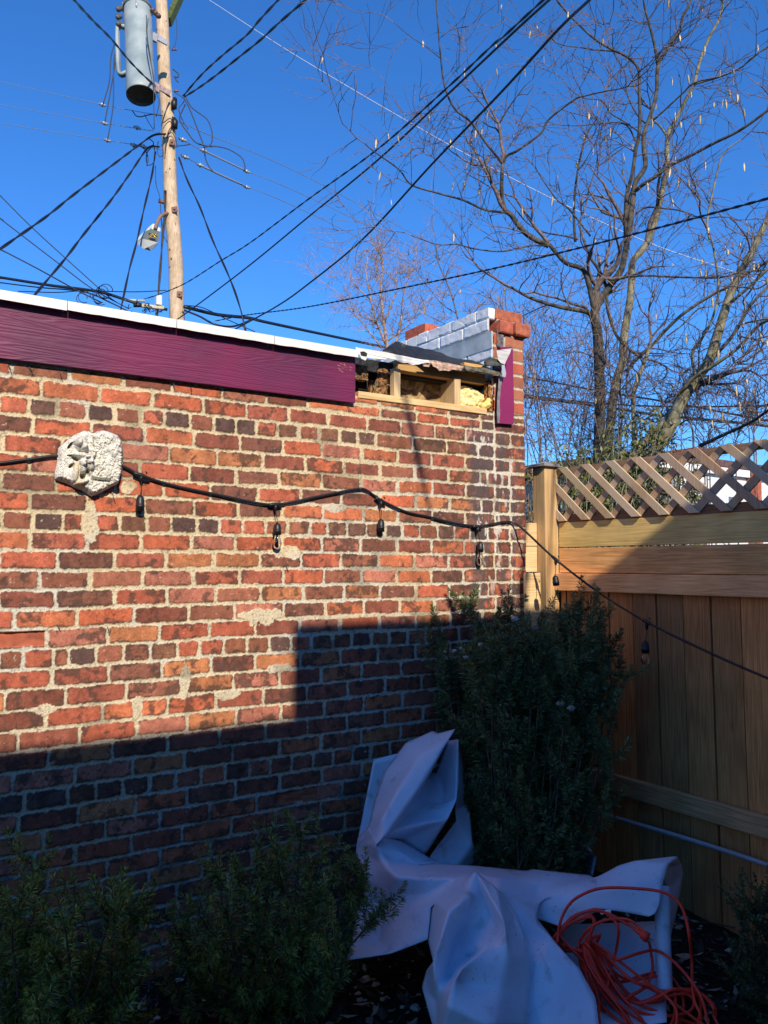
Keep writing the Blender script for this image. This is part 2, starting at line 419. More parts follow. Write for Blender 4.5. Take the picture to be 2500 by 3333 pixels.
    speck = vnoise(U, V, 0.006, seed+20, 2)
    col = col*(0.86+0.28*speck)[..., None]
    # whitish scratches
    wsc = sst(.86, .90, vnoise(U, V, 0.012, seed+21, 2))*(vnoise(U, V, .2, seed+22) > .5)*m
    mc = np.array([.64, .525, .335])*(0.80+0.36*vnoise(U, V, 0.07, seed+23, 3))[..., None]
    grey = np.array([.58, .55, .46])
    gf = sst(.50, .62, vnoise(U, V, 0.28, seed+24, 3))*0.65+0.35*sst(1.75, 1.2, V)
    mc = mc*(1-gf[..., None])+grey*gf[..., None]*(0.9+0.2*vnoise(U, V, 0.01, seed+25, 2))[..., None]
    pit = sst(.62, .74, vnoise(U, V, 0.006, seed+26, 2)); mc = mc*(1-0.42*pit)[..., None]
    mort_dark = sst(.62, .72, vnoise(U, V, .16, seed+27, 3))*0.35+.25*sst(1.2, .3, V); mc = mc*(1-mort_dark)[..., None]  # sooty patches, and mortar darker towards the foot of the wall
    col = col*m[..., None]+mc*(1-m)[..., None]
    col = col*(1-0.7*wsc[..., None])+0.7*wsc[..., None]*np.array([.62, .52, .44])
    # white paint runs by the pier
    pf = sst(2.40, 2.62, U)*sst(3.05, 2.7, U+.1)*sst(1.2, 1.7, V)*sst(2.30, 2.15, V)
    pn = vnoise(U*1.0, V*0.5, 0.045, seed+28, 4, .6)
    pa = sst(.60, .66, pn-.07*m+0.12*(1-m))*pf
    streak = sst(.40, .56, vnoise(U, V*.12, .035, seed+30, 3, .6))*sst(2.44, 2.56, U)*sst(2.86, 2.76, U)*sst(.7, 1.3, V)*sst(2.3, 2.2, V)
    col = col*(1-.75*streak[..., None]*m[..., None])+.75*streak[..., None]*m[..., None]*np.array([.085, .075, .08])
    col = col*(1-.85*pa[..., None])+.85*pa[..., None]*np.array([.70, .66, .58])
    return hgt, np.clip(col, 0.004, 0.9), m
def field_mesh(name, mat, parent, P, N, hgt, col, mask=None):
    """P: grid of base points (nu, nv, 3), N normal; displaced grid with a colour attribute"""
    nu, nv = hgt.shape
    V = (P+N*hgt[..., None]).reshape(-1, 3)
    if parent is not None: V = V-np.array(WLOC(parent))
    i = np.arange(nu-1)[:, None]*nv+np.arange(nv-1)[None, :]
    Fc = np.stack([i, i+nv, i+nv+1, i+1], -1).reshape(-1, 4)
    if mask is not None: Fc = Fc[(~mask[:-1, :-1]).reshape(-1)]
    me = bpy.data.meshes.new(name)
    me.vertices.add(len(V)); me.vertices.foreach_set('co', V.astype(np.float32).ravel())
    me.loops.add(Fc.size); me.loops.foreach_set('vertex_index', Fc.astype(np.int32).ravel())
    me.polygons.add(len(Fc)); me.polygons.foreach_set('loop_start', np.arange(0, Fc.size, 4, dtype=np.int32))
    me.polygons.foreach_set('loop_total', np.full(len(Fc), 4, np.int32))
    me.update(calc_edges=True); me.validate()
    at = me.attributes.new('col', 'FLOAT_COLOR', 'POINT')
    at.data.foreach_set('color', np.concatenate([col.reshape(-1, 3), np.ones((nu*nv, 1))], 1).astype(np.float32).ravel())
    me.polygons.foreach_set('use_smooth', np.ones(len(Fc), bool)); me.materials.append(mat)
    o = bpy.data.objects.new(name, me); COL.objects.link(o)
    if parent is not None: o.parent = parent
    return o
brickmat, nt, b = newmat('brick_face')
a = nd(nt, 'ShaderNodeAttribute'); a.attribute_name = 'col'
v = mapped(nt)
n = nd(nt, 'ShaderNodeTexNoise'); n.inputs['Scale'].default_value = 260; n.inputs['Detail'].default_value = 5; nt.links.new(v, n.inputs['Vector'])
nt.links.new(mixc(nt, 1.0, a.outputs['Color'], ramp(nt, n.outputs[0], [(.3, (.72, .72, .72)), (.7, (1.2, 1.2, 1.2))]), 'MULTIPLY'), b.inputs['Base Color'])
b.inputs['Roughness'].default_value = 0.86; b.inputs['Specular IOR Level'].default_value = 0.3
bump(nt, b, n.outputs[0], 0.55, 0.0012)
xs = np.concatenate([np.arange(-2.4, 0.30, 0.012), np.arange(0.30, 2.872, 0.0034)])
zs = np.concatenate([np.arange(-0.1, 0.1, 0.012), np.arange(0.1, 0.775+EZ, 0.0034)])
U, V = np.meshgrid(xs, zs, indexing='ij')
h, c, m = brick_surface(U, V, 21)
# the two hacked bricks: one broken out at the left, one spalled low down
bq = ony(60, 2080, 0); ins = (U < ony(150, 2080)[0]-.004) & (U > ony(150, 2080)[0]-.2) & (np.abs(V-rowz(14)) < .027)
h = np.where(ins, -0.030+0.012*vnoise(U, V*3, .03, 91, 3)+0.03*(V-rowz(14))/.03*.3, h)
c = np.where(ins[..., None], np.array([.60, .24, .11])*(.6+.8*vnoise(U, V*2.5, .02, 92, 3))[..., None], c)
ins = (np.abs(U-ony(967, 2670)[0]) < .095) & (np.abs(V-rowz(24)) < .024)
h = np.where(ins, -0.006+.01*vnoise(U, V*2, .03, 93, 3), h); c = np.where(ins[..., None], np.array([.42, .13, .07])*(.5+.9*vnoise(U, V*2, .02, 94, 3))[..., None], c)
P = np.stack([U, np.zeros_like(U), V], -1)
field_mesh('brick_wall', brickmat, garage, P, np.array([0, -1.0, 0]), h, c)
# end pier above the plate level
us = np.arange(2.668, 2.872, 0.0034); zs2 = np.arange(0.772+EZ, 1.182+EZ, 0.0034)
for i in range(-9, -3): 
    rowjoints[i] = np.array([2.4, 2.668, 2.775, 3.2])
def pier_surface(U, V, seed):
    k = np.floor((V-(EZ+1.182))/0.0683).astype(int); off = V-(EZ+1.182)-k*0.0683
    jl = np.where((k % 2 == 0) | (k < -3), 2.772, 2.74)
    full = (k % 3 == 0) & (k < -2)
    du = np.minimum(np.abs(U-jl), U-2.66); du = np.where(full, U-2.66, du); right = U > jl
    d = np.minimum(du, np.minimum(off, .0683-off))-0.006+(vnoise(U, V, .012, seed, 3)-.5)*.007
    m = sst(-.0005, .002, d); H = np.random.default_rng(seed).random((64, 3))[(k*2+right) % 64]
    base = np.array([(.56, .15, .08), (.5, .12, .06), (.50, .19, .11), (.42, .15, .09)])[(H[..., 0]*4).astype(int)]
    base = base*(.70+.3*vnoise(U, V, .03, seed+1, 3))[..., None]
    mc = np.array([.52, .47, .38])*(.8+.4*vnoise(U, V, .01, seed+2, 2))[..., None]
    return m*.005+(vnoise(U, V, .012, seed+3, 3)-.5)*.002, base*m[..., None]+mc*(1-m)[..., None]
U, V = np.meshgrid(us, zs2, indexing='ij'); h, c = pier_surface(U, V, 50)
field_mesh('end_pier', brickmat, garage, np.stack([U, np.zeros_like(U)+.001, V], -1), np.array([0, -1.0, 0]), h, c)
plainbrick = basic('red_brick', (.43, .115, .06), 0.85, .35, 30, .6, .003)
mb = MB()
mb.box((2.672, 0.004, 0.0), (2.868, 0.30, 1.181+EZ), (.9,.9,.9,.5))     # body of the pier
mb.box((2.672, 0.30, 0.0), (2.866, 6.0, 1.16+EZ), (.9,.9,.9,.5))
mb.box((-2.4, 0.012, -0.1), (2.67, 0.25, 0.745+EZ), (.8,.8,.8,.5))
mb.box((-2.4, 0.26, -0.1), (-2.2, 6.0, 0.745+EZ), (.8,.8,.8,.5)); mb.box((-2.19, 5.8, -0.1), (2.66, 6.0, 0.745+EZ), (.8,.8,.8,.5))
mb.build('wall_core', plainbrick, garage)
# cap courses on the pier
mb = MB()
zt = 1.182+EZ
for (x0, x1, z0, z1, y0) in ((2.690, 2.788, zt, zt+.062, -.026), (2.797, 2.895, zt-.001, zt+.064, -.034), (2.685, 2.868, zt+.070, zt+.128, -.004)):
    mb.box((x0, y0, z0), (x1, y0+.1, z1), (random.uniform(.9, 1.2), random.uniform(.9, 1.1), 1, random.random()), jit=.0018, bev=.005)
mb.build('cap_brick', plainbrick, garage)
mortar = basic('mortar', (.52, .46, .36), .95, .25, 60, .8, .003)
mb = MB(); mb.box((2.695, .0, zt+.056), (2.866, .2, zt+.074)); mb.build('cap_mortar', mortar, garage)
# white-painted parapet face running back over the roof
whitepaint = basic('white_paint', (.86, .86, .85), .7, .06, 14, .35, .003, spec=.3)
ys = np.arange(0.0, 1.1, .004); zs3 = np.arange(.86+EZ, 1.306+EZ, .004)
Yg, Zg = np.meshgrid(ys, zs3, indexing='ij')
k = np.floor((Zg-(EZ+1.182))/.0683).astype(int); off = Zg-(EZ+1.182)-k*.0683
uo = (Yg+.1*(k % 2)) % .205; 
d = np.minimum(np.minimum(uo, .205-uo), np.minimum(off, .0683-off))-.004+(vnoise(Yg, Zg, .02, 61, 3)-.5)*.008
mk = sst(0, .004, d)
hgt = mk*.005+(vnoise(Yg, Zg, .05, 62, 3, .5)-.5)*.005+np.where(Zg > EZ+1.182, .024, 0)
pc = np.array([.93, .93, .92])*(.90+.1*vnoise(Yg, Zg, .08, 63, 3))[..., None]
grime = sst(.66, .75, vnoise(Yg, Zg, .12, 65, 4))[..., None]*.35; pc = pc*(1-grime)+grime*np.array([.35, .33, .31])
me_ = field_mesh('painted_parapet_face', brickmat, garage, np.stack([np.full_like(Yg, 2.668), Yg, Zg], -1), np.array([-1.0, 0, 0]), hgt, pc)
mb = MB()
q = 0.0
for i in range(11):
    L = random.uniform(.088, .104); dz = random.choice([0, 0, .004, -.003])
    if i in (4,): q += .03
    mb.box((2.640, q+.006, 1.252+EZ), (2.866, q+L, 1.308+EZ+dz), (1, 1, 1, random.random()), jit=.0022, bev=.004); q += L+.004
mb.build('painted_coping', whitepaint, garage)
mb = MB(); mb.slab([(2.642, -.02, 1.178+EZ), (2.660, .0, 1.10+EZ), (2.664, 1.0, 1.10+EZ), (2.642, 1.0, 1.176+EZ)], .006, (1, 0, 0)); mb.build('corbel_flashing', basic('grey_flashing', (.80, .79, .74), .7, .2, 12, .4, .003), garage)
lb = onx(1400, 1102, 2.72)
mb = MB(); mb.box((2.66, lb[1]-.03, 1.315+EZ), (2.76, lb[1]+.17, 1.375+EZ), (1.15, .95, .9, .3), bev=.004, jit=.001)
mb.build('loose_brick', plainbrick, garage)
# roof deck and membrane
mem = basic('black_membrane', (.018, .018, .019), .55, .4, 30, .9, .01, spec=.5)
mb = MB(); mb.box((-2.4, .06, .90+EZ), (2.66, 5.7, .955+EZ), (1, 1, 1, .4)); mb.build('roof_deck', mem, garage)
# fascia
fas, nt, b = newmat('purple_fascia')
tc = nd(nt, 'ShaderNodeTexCoord'); mp = nd(nt, 'ShaderNodeMapping'); mp.inputs['Scale'].default_value = (1.0, 5, 17); nt.links.new(tc.outputs['Object'], mp.inputs[0])
n = nd(nt, 'ShaderNodeTexNoise'); n.inputs['Scale'].default_value = 1.0; n.inputs['Detail'].default_value = 2; n.inputs['Distortion'].default_value = 1.1; nt.links.new(mp.outputs[0], n.inputs['Vector'])
mu = nd(nt, 'ShaderNodeMath', operation='MULTIPLY'); mu.inputs[1].default_value = 75; nt.links.new(n.outputs[0], mu.inputs[0])
sn = nd(nt, 'ShaderNodeMath', operation='SINE'); nt.links.new(mu.outputs[0], sn.inputs[0])
n2 = nd(nt, 'ShaderNodeTexNoise'); n2.inputs['Scale'].default_value = 1.0; n2.inputs['Detail'].default_value = 5
mp2 = nd(nt, 'ShaderNodeMapping'); mp2.inputs['Scale'].default_value = (22, 40, 120); nt.links.new(tc.outputs['Object'], mp2.inputs[0]); nt.links.new(mp2.outputs[0], n2.inputs['Vector'])
ad = nd(nt, 'ShaderNodeMath', operation='MULTIPLY_ADD'); ad.inputs[1].default_value = 2.0; nt.links.new(n2.outputs[0], ad.inputs[0]); nt.links.new(sn.outputs[0], ad.inputs[2])
n3 = nd(nt, 'ShaderNodeTexNoise'); n3.inputs['Scale'].default_value = 2.6; n3.inputs['Detail'].default_value = 2; nt.links.new(tc.outputs['Object'], n3.inputs['Vector'])
nt.links.new(ramp(nt, n3.outputs[0], [(.40, (.115, .020, .062)), (.66, (.19, .016, .072))]), b.inputs['Base Color'])
b.inputs['Roughness'].default_value = .42; b.inputs['Specular IOR Level'].default_value = .5
bump(nt, b, ad.outputs[0], .24, .0018)
xr = float(ony(1157, 1250, -.03)[0])
def zat(px, py, y): return float(ony(px, py, y)[2])
ft, fb = zat(600, 1085, -.03), zat(600, 1243, -.03)
ft = zat(0, 1001, -.03); fb = zat(0, 1165, -.03)
mb = MB(); mb.box((-2.4, -.030, fb), (xr, -.012, ft+.03), (1, 1, 1, .5), bev=.0015); mb.build('fascia_board', fas, garage)
scuffm = basic('scuffed_paint', (.36, .22, .16), .7, .4, 60, .3)
for k_ in range(14):
    mb = MB(); px = random.uniform(1095, 1142); py = random.uniform(1172, 1232); p = ony(px, py, -.0302); q = p+np.array([random.uniform(.006, .016), 0, -random.uniform(.003, .010)]); mb.bar(p, q, random.uniform(.001, .003), .0012, (1, 1, 1, .5), up=(0, 1, 0)); mb.build('scuff_mark', scuffm, garage)
nail = basic('rusty_nail', (.10, .07, .06), .6, .4, 90, .3)
for px, py in ((25, 1186), (92, 1190), (195, 1212), (560, 1242), (620, 1258), (1128, 1320), (182, 1998+30), (930, 1842), (350, 2040)):
    p = ony(px, py, -.002); q = p+np.array([random.uniform(-.012, .012), -.02, -.022]); mb = MB(); mb.tube([p, (p+q)/2+[0, -.002, 0], q], .0016, 5); mb.build('bent_nail', nail, garage)
# white drip edge, five lengths
white_metal = basic('white_drip_edge', (.80, .79, .75), .45, .05, 9, .25, .002, spec=.5)
joints = [-700, 218, 575, 893, 1165]
mb = MB(); yd = -.062
for i in range(4):
    a_, b2 = (-2.4 if i == 0 else ony(joints[i], 1000, yd)[0]), ony(joints[i+1], 1000, yd)[0]
    n_ = 14; X = np.linspace(a_+.0025, b2+.0, n_+1)
    dz = random.uniform(-.003, .003); zt_ = zat(300, 941+300*.169, yd)+dz; zb_ = zat(0, 974, yd)+dz
    vs = []; 
    for x in X:
        e = (vnoise(np.array(x), np.array(i*1.), .05, 5, 2)-.5)*.007
        vs += [(x, yd-.001*i, zb_+e), (x, yd-.001*i-.001, zt_-.004), (x, yd+.003, zt_), (x, .10, zt_+.012), (x, .10, zt_-.01), (x, yd+.004, zt_-.012), (x, yd+.003, zb_+e)]
    fs = []
    for k_ in range(n_):
        for j in range(7): fs.append((k_*7+j, (k_+1)*7+j, (k_+1)*7+(j+1) % 7, k_*7+(j+1) % 7))
    fs += [tuple(range(7)), tuple(range(n_*7, n_*7+7))[::-1]]
    mb.add(vs, fs, (1, 1, 1, i/5))
mb.build('drip_edge', white_metal, garage)
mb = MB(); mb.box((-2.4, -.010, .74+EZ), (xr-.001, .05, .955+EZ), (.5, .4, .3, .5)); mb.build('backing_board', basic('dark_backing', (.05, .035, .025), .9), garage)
# ------------------------------------------------------------------ exposed cavity at the eaves
fresh = woodmat('fresh_lumber', (.52, .34, .15), (.80, .60, .33), 'x', .7, bmp=.25)
freshz = woodmat('fresh_stud', (.54, .37, .18), (.80, .62, .36), 'z', .7, bmp=.25, knots=False)
yb = -.012
def z_(px, py, y): return float(ony(px, py, y)[2])
def x_(px, py, y): return float(ony(px, py, y)[0])
mb = MB(); pt, pb = z_(1370, 1300, yb), z_(1370, 1321, yb)
mb.box((x_(1167, 1285, yb)-.0, yb, pb), (x_(1586, 1340, yb), .077, pt), (1.12, 1.08, 1, .31), bev=.002); mb.build('bottom_plate', fresh, garage)
s1a, s1b = x_(1283, 1240, -.004), x_(1304, 1240, -.004)
stz0, stz1 = pt+.001, z_(1293, 1200, 0)
mb = MB(); mb.box((s1a, -.004, stz0), (s1b, .03, stz1), (1.05, 1.02, 1, .7), bev=.0015); mb.build('stud', freshz, garage)
s2a, s2b = x_(1480, 1270, -.002), x_(1500, 1270, -.002)
mb = MB(); mb.box((s2a, -.002, stz0), (s2b, .145, stz1+.0), (1.02, .98, .95, .2), bev=.0015); mb.build('stud', freshz, garage)
mb = MB(); hz = z_(1420, 1222, .0)
mb.box((s1b+.001, .018, hz), (x_(1579, 1240, .02), .10, hz+.055), (.85, .72, .55, .9)); mb.build('header_board', fresh, garage)
a_ = ony(1507, 1201, .0); b2 = ony(1579, 1240, .0)
mb = MB(); mb.box((a_[0], -.012, hz+.052), (b2[0], .05, hz+.085), (1.05, .85, .5, .15), bev=.001); mb.build('nailing_strip', fresh, garage)
osb, nt, b = newmat('rotten_board')
v = mapped(nt); n = nd(nt, 'ShaderNodeTexNoise'); n.inputs['Scale'].default_value = 38; n.inputs['Detail'].default_value = 9; n.inputs['Distortion'].default_value = 2.0; nt.links.new(v, n.inputs['Vector'])
nt.links.new(tinted(nt, ramp(nt, n.outputs[0], [(.34, (.02, .012, .007)), (.48, (.16, .085, .035)), (.62, (.36, .22, .10)), (.78, (.55, .42, .26))])), b.inputs['Base Color'])
b.inputs['Roughness'].default_value = .9; bump(nt, b, n.outputs[0], 1.0, .012)
def rough_panel(name, mat, x0, x1, z0, z1, y, amp, seed, tint=(1, 1, 1, .5), ns=.02, thick=.02, cell=.004, ztop=None):
    X = np.arange(x0, x1+cell, cell); Z = np.arange(z0, z1+cell, cell); A, B = np.meshgrid(X, Z, indexing='ij')
    D = (vnoise(A, B, ns, seed, 4, .6)-.5)*amp
    if ztop is not None: B = z0+(B-z0)*ztop(A)
    nu, nv = A.shape; vs = np.stack([A, y+D, B], -1).reshape(-1, 3)
    i = np.arange(nu-1)[:, None]*nv+np.arange(nv-1)[None, :]; fs = [tuple(f) for f in np.stack([i, i+nv, i+nv+1, i+1], -1).reshape(-1, 4)]
    mb = MB(); mb.add(vs, fs, tint, True); n_ = len(vs)
    # back box gives it thickness
    mb.box((x0+.002, y+amp, z0), (x1-.002, y+amp+thick, z0+(z1-z0)*(1 if ztop is None else .6)), tint)
    return mb.build(name, mat, garage)
# crumbling brown insulation left of the first stud
cz = stz0
rough_panel('crumbling_insulation', osb, x_(1215, 1270, .05), s1a-.001, cz, z_(1260, 1202, .05), .05, .030, 71, (1.15, 1.0, .9, .3), .018, ztop=lambda A: np.clip(.25+.95*(A-A.min())/(np.ptp(A)*.55), 0, 1))
rough_panel('rotten_end', osb, xr+.002, x_(1205, 1230, .0), z_(1180, 1232, .0), z_(1180, 1185, 0), .02, .02, 72, (1.0, .9, .8, .3), .02)
board_stain, nt, b = newmat('stained_sheathing')
v = mapped(nt, (1, 1, 1)); n = nd(nt, 'ShaderNodeTexNoise'); n.inputs['Scale'].default_value = 9; n.inputs['Detail'].default_value = 6; n.inputs['Distortion'].default_value = 2.5; nt.links.new(v, n.inputs['Vector'])
nt.links.new(tinted(nt, ramp(nt, n.outputs[0], [(.32, (.05, .03, .015)), (.5, (.28, .18, .09)), (.68, (.50, .38, .22))])), b.inputs['Base Color']); b.inputs['Roughness'].default_value = .85
bump(nt, b, n.outputs[0], .5, .006)
rough_panel('stained_sheathing', board_stain, s1b+.001, s2a+.12, cz, hz+.01, .115, .010, 73, (1.1, 1.05, .9, .4), .05)
foam = basic('spray_foam', (.82, .70, .40), .8, .18, 45, .9, .012)
rough_panel('spray_foam', foam, s2b+.001, x_(1588, 1320, .06), cz, z_(1540, 1262, .05), .05, .05, 74, (1.12, 1.1, .95, .4), .022, ztop=lambda A: np.clip(1.25-.7*((A-A.min())/np.ptp(A))**1.5, 0, 1))
for (px, py, r_) in ((1585, 1318, .022), (1572, 1322, .018), (1590, 1304, .014)):
    p = ony(px, py, .0)
    bm_ = MB(); n1 = 12
    prof = [(r_*math.sin(t)*(1+.15*math.sin(5*t)), r_*math.cos(t)) for t in np.linspace(.02, math.pi-.02, 9)]
    bm_.lathe(prof, 12, Matrix.Translation(p), (1.1, 1.0, .55, .4)); bm_.build('foam_blob', foam, garage)
rough_panel('splintered_end_board', osb, x_(1592, 1300, .0), 2.662, z_(1600, 1342, 0), z_(1600, 1238, 0), .004, .016, 75, (1.5, 1.15, .8, .7), .014)
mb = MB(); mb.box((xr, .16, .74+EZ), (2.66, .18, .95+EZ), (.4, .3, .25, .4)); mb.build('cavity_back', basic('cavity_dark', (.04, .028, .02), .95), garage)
# orange stain strip / wire / green cable inside the opening
mb = MB(); p = ony(1223, 1272, -.004); mb.tube([p, p+[.0, 0, .03]], .0022, 6); mb.build('green_wire', basic('green_wire', (.02, .28, .10), .5), garage)
mb = MB(); c0 = ony(1174, 1245, .02)
mb.tube([c0+np.array([.036*math.cos(t), .004*math.sin(3*t), .042*math.sin(t)]) for t in np.linspace(-.6, 3.9, 22)], .0008, 4); mb.build('loose_wire', basic('thin_wire', (.12, .11, .1), .5), garage)
# torn drip edge right of the opening
def px_slab(name, mat, pts, y, thick, tint=(1, 1, 1, .5), sub=3, amp=.004, tilt=0.0, parent=None, ny=(0, 1, 0)):
    """an irregular sheet traced in the plane y, real thickness, with a slightly buckled face"""
    P = [np.array(ony(px, py, y)) for px, py in pts]
    Q = []
    for i in range(len(P)):
        for k_ in range(sub): Q.append(P[i]*(1-k_/sub)+P[(i+1) % len(P)]*k_/sub)
    zc = np.mean([q[2] for q in Q])
    Q = [q+np.array([0, tilt*(q[2]-zc)+(vnoise(np.array(q[0]), np.array(q[2]), .02, 44, 2)-.5)*amp*2, (vnoise(np.array(q[0]+3), np.array(q[2]), .012, 45, 2)-.5)*amp]) for q in Q]
    import mathutils.geometry as mg
    vs = [Vector(q) for q in Q]; tri = mg.tessellate_polygon([vs]); n_ = len(Q)
    V_ = [tuple(q) for q in Q]+[tuple(q+np.array(ny)*thick) for q in Q]
    fs = [tuple(t) for t in tri]+[tuple(i+n_ for i in t[::-1]) for t in tri]+[(i, i+n_, (i+1) % n_+n_, (i+1) % n_) for i in range(n_)]
    mb = MB(); mb.add(V_, fs, tint)
    return mb.build(name, mat, parent or garage)
c4 = lambda L: [(1050+a/2.212, 950+b_/2.212) for a, b_ in L]
cw = lambda L: [(1300+a/3.687, 980+b_/3.687) for a, b_ in L]
ct = lambda L: [(1050+a/4.74, 1080+b_/4.74) for a, b_ in L]
px_slab('torn_drip_edge', white_metal, ct([(515, 235), (575, 255), (900, 300), (1250, 370), (1520, 425), (1640, 440), (1650, 480), (1530, 485), (1480, 505), (1380, 510), (1310, 480), (1230, 475), (1160, 450), (1110, 425), (1020, 410), (940, 425), (800, 415), (690, 405), (665, 440), (600, 420), (575, 360), (520, 335)]), -.058, .003, amp=.003)
px_slab('membrane_hole', mem, ct([(585, 305), (640, 300), (690, 330), (685, 370), (640, 365), (600, 355)]), -.063, .003, amp=.001)
rust = basic('peeling_backer', (.42, .30, .24), .8, .5, 55, .8, .005)
px_slab('peeling_backer', rust, cw([(260, 705), (440, 715), (600, 745), (770, 785), (745, 830), (650, 825), (590, 840), (480, 835), (420, 790), (380, 745), (360, 790), (290, 780)]), -.050, .003, (1.3, 1.25, 1.2, .4), amp=.006)
# lifted roll of black membrane
def membrane():
    mb = MB()
    keys = [  # (px, py front edge, py rear/top edge, y front, y rear)
        (1246, 1152, 1148, -.02, .02), (1262, 1153, 1132, -.03, .05), (1290, 1158, 1113, -.03, .10), (1315, 1165, 1123, -.02, .14), (1360, 1176, 1137, -.01, .16),
        (1420, 1196, 1149, -.04, .18), (1480, 1207, 1168, -.045, .18), (1540, 1212, 1178, -.045, .15), (1590, 1222, 1188, -.05, .12), (1632, 1218, 1195, -.045, .06)]
    ks = spline([(k_[0], k_[1], k_[2], k_[3]*100, k_[4]*100) for k_ in keys], 6); rows = []
    for (px, p1, p2, y1, y2) in ks:
        a_ = ony(px, p1, y1/100); c_ = ony(px, p2, y2/100); L = []
        for t in np.linspace(0, 1, 9):
            p = a_*(1-t)+c_*t; nz = (vnoise(np.array(px/40.), np.array(t*3), .9, 12, 3)-.5)
            L.append(p+np.array([0, -.015*math.sin(t*7)*nz*2, .012*nz+.010*math.sin(math.pi*t)]))
        rows.append(L)
    V_ = np.array(rows); nu, nv = V_.shape[:2]
    i = np.arange(nu-1)[:, None]*nv+np.arange(nv-1)[None, :]; fs = [tuple(f) for f in np.stack([i, i+1, i+nv+1, i+nv], -1).reshape(-1, 4)]
    mb.add(V_.reshape(-1, 3), fs, (1, 1, 1, .5), True)
    o = mb.build('torn_membrane', mem, garage)
    md = o.modifiers.new('s', 'SOLIDIFY'); md.thickness = .006
membrane()
greym = basic('grey_weathered_felt', (.12, .12, .10), .8, .6, 40, .8, .006)
mb = MB()
for k_ in range(5):   # frayed grey strips standing at the tear
    a_ = ony(1250+k_*9, 1150-k_*1, .02); b2 = ony(1282+k_*10, 1112+k_*3, .08)
    mb.bar(a_, b2, .012, .003, (1.6-.2*k_, 1.5-.2*k_, 1.3-.2*k_, k_/5))
mb.build('frayed_felt', greym, garage)
px_slab('felt_flap', basic('green_felt', (.085, .095, .08), .7, .5, 30, .5, .004), cw([(1030, 730), (1060, 690), (1130, 675), (1200, 715), (1270, 750), (1225, 775), (1110, 780), (1040, 765)]), -.060, .012, amp=.006)
px_slab('ragged_felt_edge', greym, cw([(780, 770), (900, 790), (1040, 800), (1180, 850), (1230, 880), (1180, 900), (1060, 880), (950, 850), (850, 850), (790, 820)]), -.052, .004, (1.3, 1.2, 1, .5), amp=.008)
px_slab('bent_white_flashing', basic('white_flashing', (.78, .78, .78), .4, .04, 9, .1), cw([(1155, 595), (1325, 575), (1312, 640), (1285, 752), (1235, 738), (1195, 700)]), -.075, .0015, amp=.002, tilt=-.35)
px_slab('bent_flashing_leg', basic('bluish_flashing', (.40, .45, .52), .4, .04, 9, .1), cw([(1228, 770), (1262, 762), (1282, 870), (1272, 912), (1235, 905)]), -.062, .0015, amp=.001)
pm = basic('plum_trim', (.25, .022, .10), .42, .08, 6, .12, .002)
px_slab('end_trim_board', pm, cw([(1205, 548), (1345, 550), (1362, 575), (1378, 1300), (1372, 1480), (1195, 1465), (1198, 1300), (1218, 930), (1268, 905), (1285, 740)]), -.028, .022, sub=2, amp=.0005)
px_slab('metal_edge_strip', basic('dull_metal', (.30, .29, .28), .45, .3, 40, .4, .002, metal=.4), cw([(1200, 900), (1230, 905), (1232, 950), (1212, 1080), (1205, 1250), (1212, 1300), (1200, 1470), (1178, 1462), (1172, 1330), (1180, 1100), (1192, 960)]), -.033, .002, amp=.003)
rough_panel('tarred_pier_edge', basic('tar_patch', (.16, .15, .15), .7, .7, 40, .8, .006), x_(1612, 1100, 0)+.004, x_(1632, 1100, 0)+.004, z_(1620, 1130, 0), z_(1620, 1075, 0), -.010, .006, 77)
# ------------------------------------------------------------------ neighbour house behind the camera (casts the stepped shade)
nb = thing('neighbour_house', 'unseen pale-walled house behind the viewer that shades the yard and bounces light', 'house', (1.0, -7.2, 0.0))
YN = -4.6; k_ = .62*4.6; xs_ = 1.55-.30*4.6
mb = MB(); mb.box((-5.0, -9.8, -.1), (xs_, YN, -.635+k_+EZ), (.6,.6,.6,.5)); mb.box((xs_+.001, -9.8, -.1), (9.0, YN, -.245+k_+EZ), (.6,.6,.6,.2)); mb.build('wall', basic('bounce_cream', (.74, .68, .56), .8, .08, 5, .2), nb)  # pale wall colour picked to bounce light into the shaded yard
gl = basic('dark_glass', (.03, .035, .04), .08, .1, 3, 0)
for x in (-3.2, -1.0, 1.8, 4.2):
    mb = MB(); mb2 = MB(); mb.box((x-.48, YN-.02, .9), (x+.48, YN+.03, 2.3), (1, 1, 1, .5), bev=.005); mb2.box((x-.42, YN+.031, .96), (x+.42, YN+.036, 2.24)); wfo = mb.build('window', whitepaint, nb); mb2.build('pane', gl, wfo)
# ------------------------------------------------------------------ fence
fence = thing('wooden_fence', 'brown cedar privacy fence with a diagonal lattice top', 'fence', (3.07, -1.0, 0.0))
XF = 3.07
ptz = woodmat('treated_post', (.42, .27, .12), (.70, .50, .27), 'z', .7, bmp=.35, knots=True)
mb = MB(); mb.box((2.976, -.040, -.1), (3.0695, .050, .512+EZ), (1.0, .96, .9, .42), bev=.003); mb.build('post', ptz, fence)
mb = MB(); cz_ = .512+EZ
for (e, z0, z1) in ((.022, 0, .007), (.012, .007, .016)): mb.box((2.976-e, -.040-e, cz_+z0), (3.064+e, .050+e, cz_+z1), (.9, .9, .92, .2), bev=.003)
vs = [(2.964, -.052, cz_+.016), (3.076, -.052, cz_+.016), (3.076, .062, cz_+.016), (2.964, .062, cz_+.016), (3.02, .005, cz_+.033)]
mb.add(vs, [(0, 1, 4), (1, 2, 4), (2, 3, 4), (3, 0, 4), (3, 2, 1, 0)])
mb.build('post_cap', woodmat('grey_cap', (.20, .19, .18), (.42, .41, .40), 'x', .8, knots=False), fence)
def pz(px, py, y): return float(ony(px, py, y)[2])
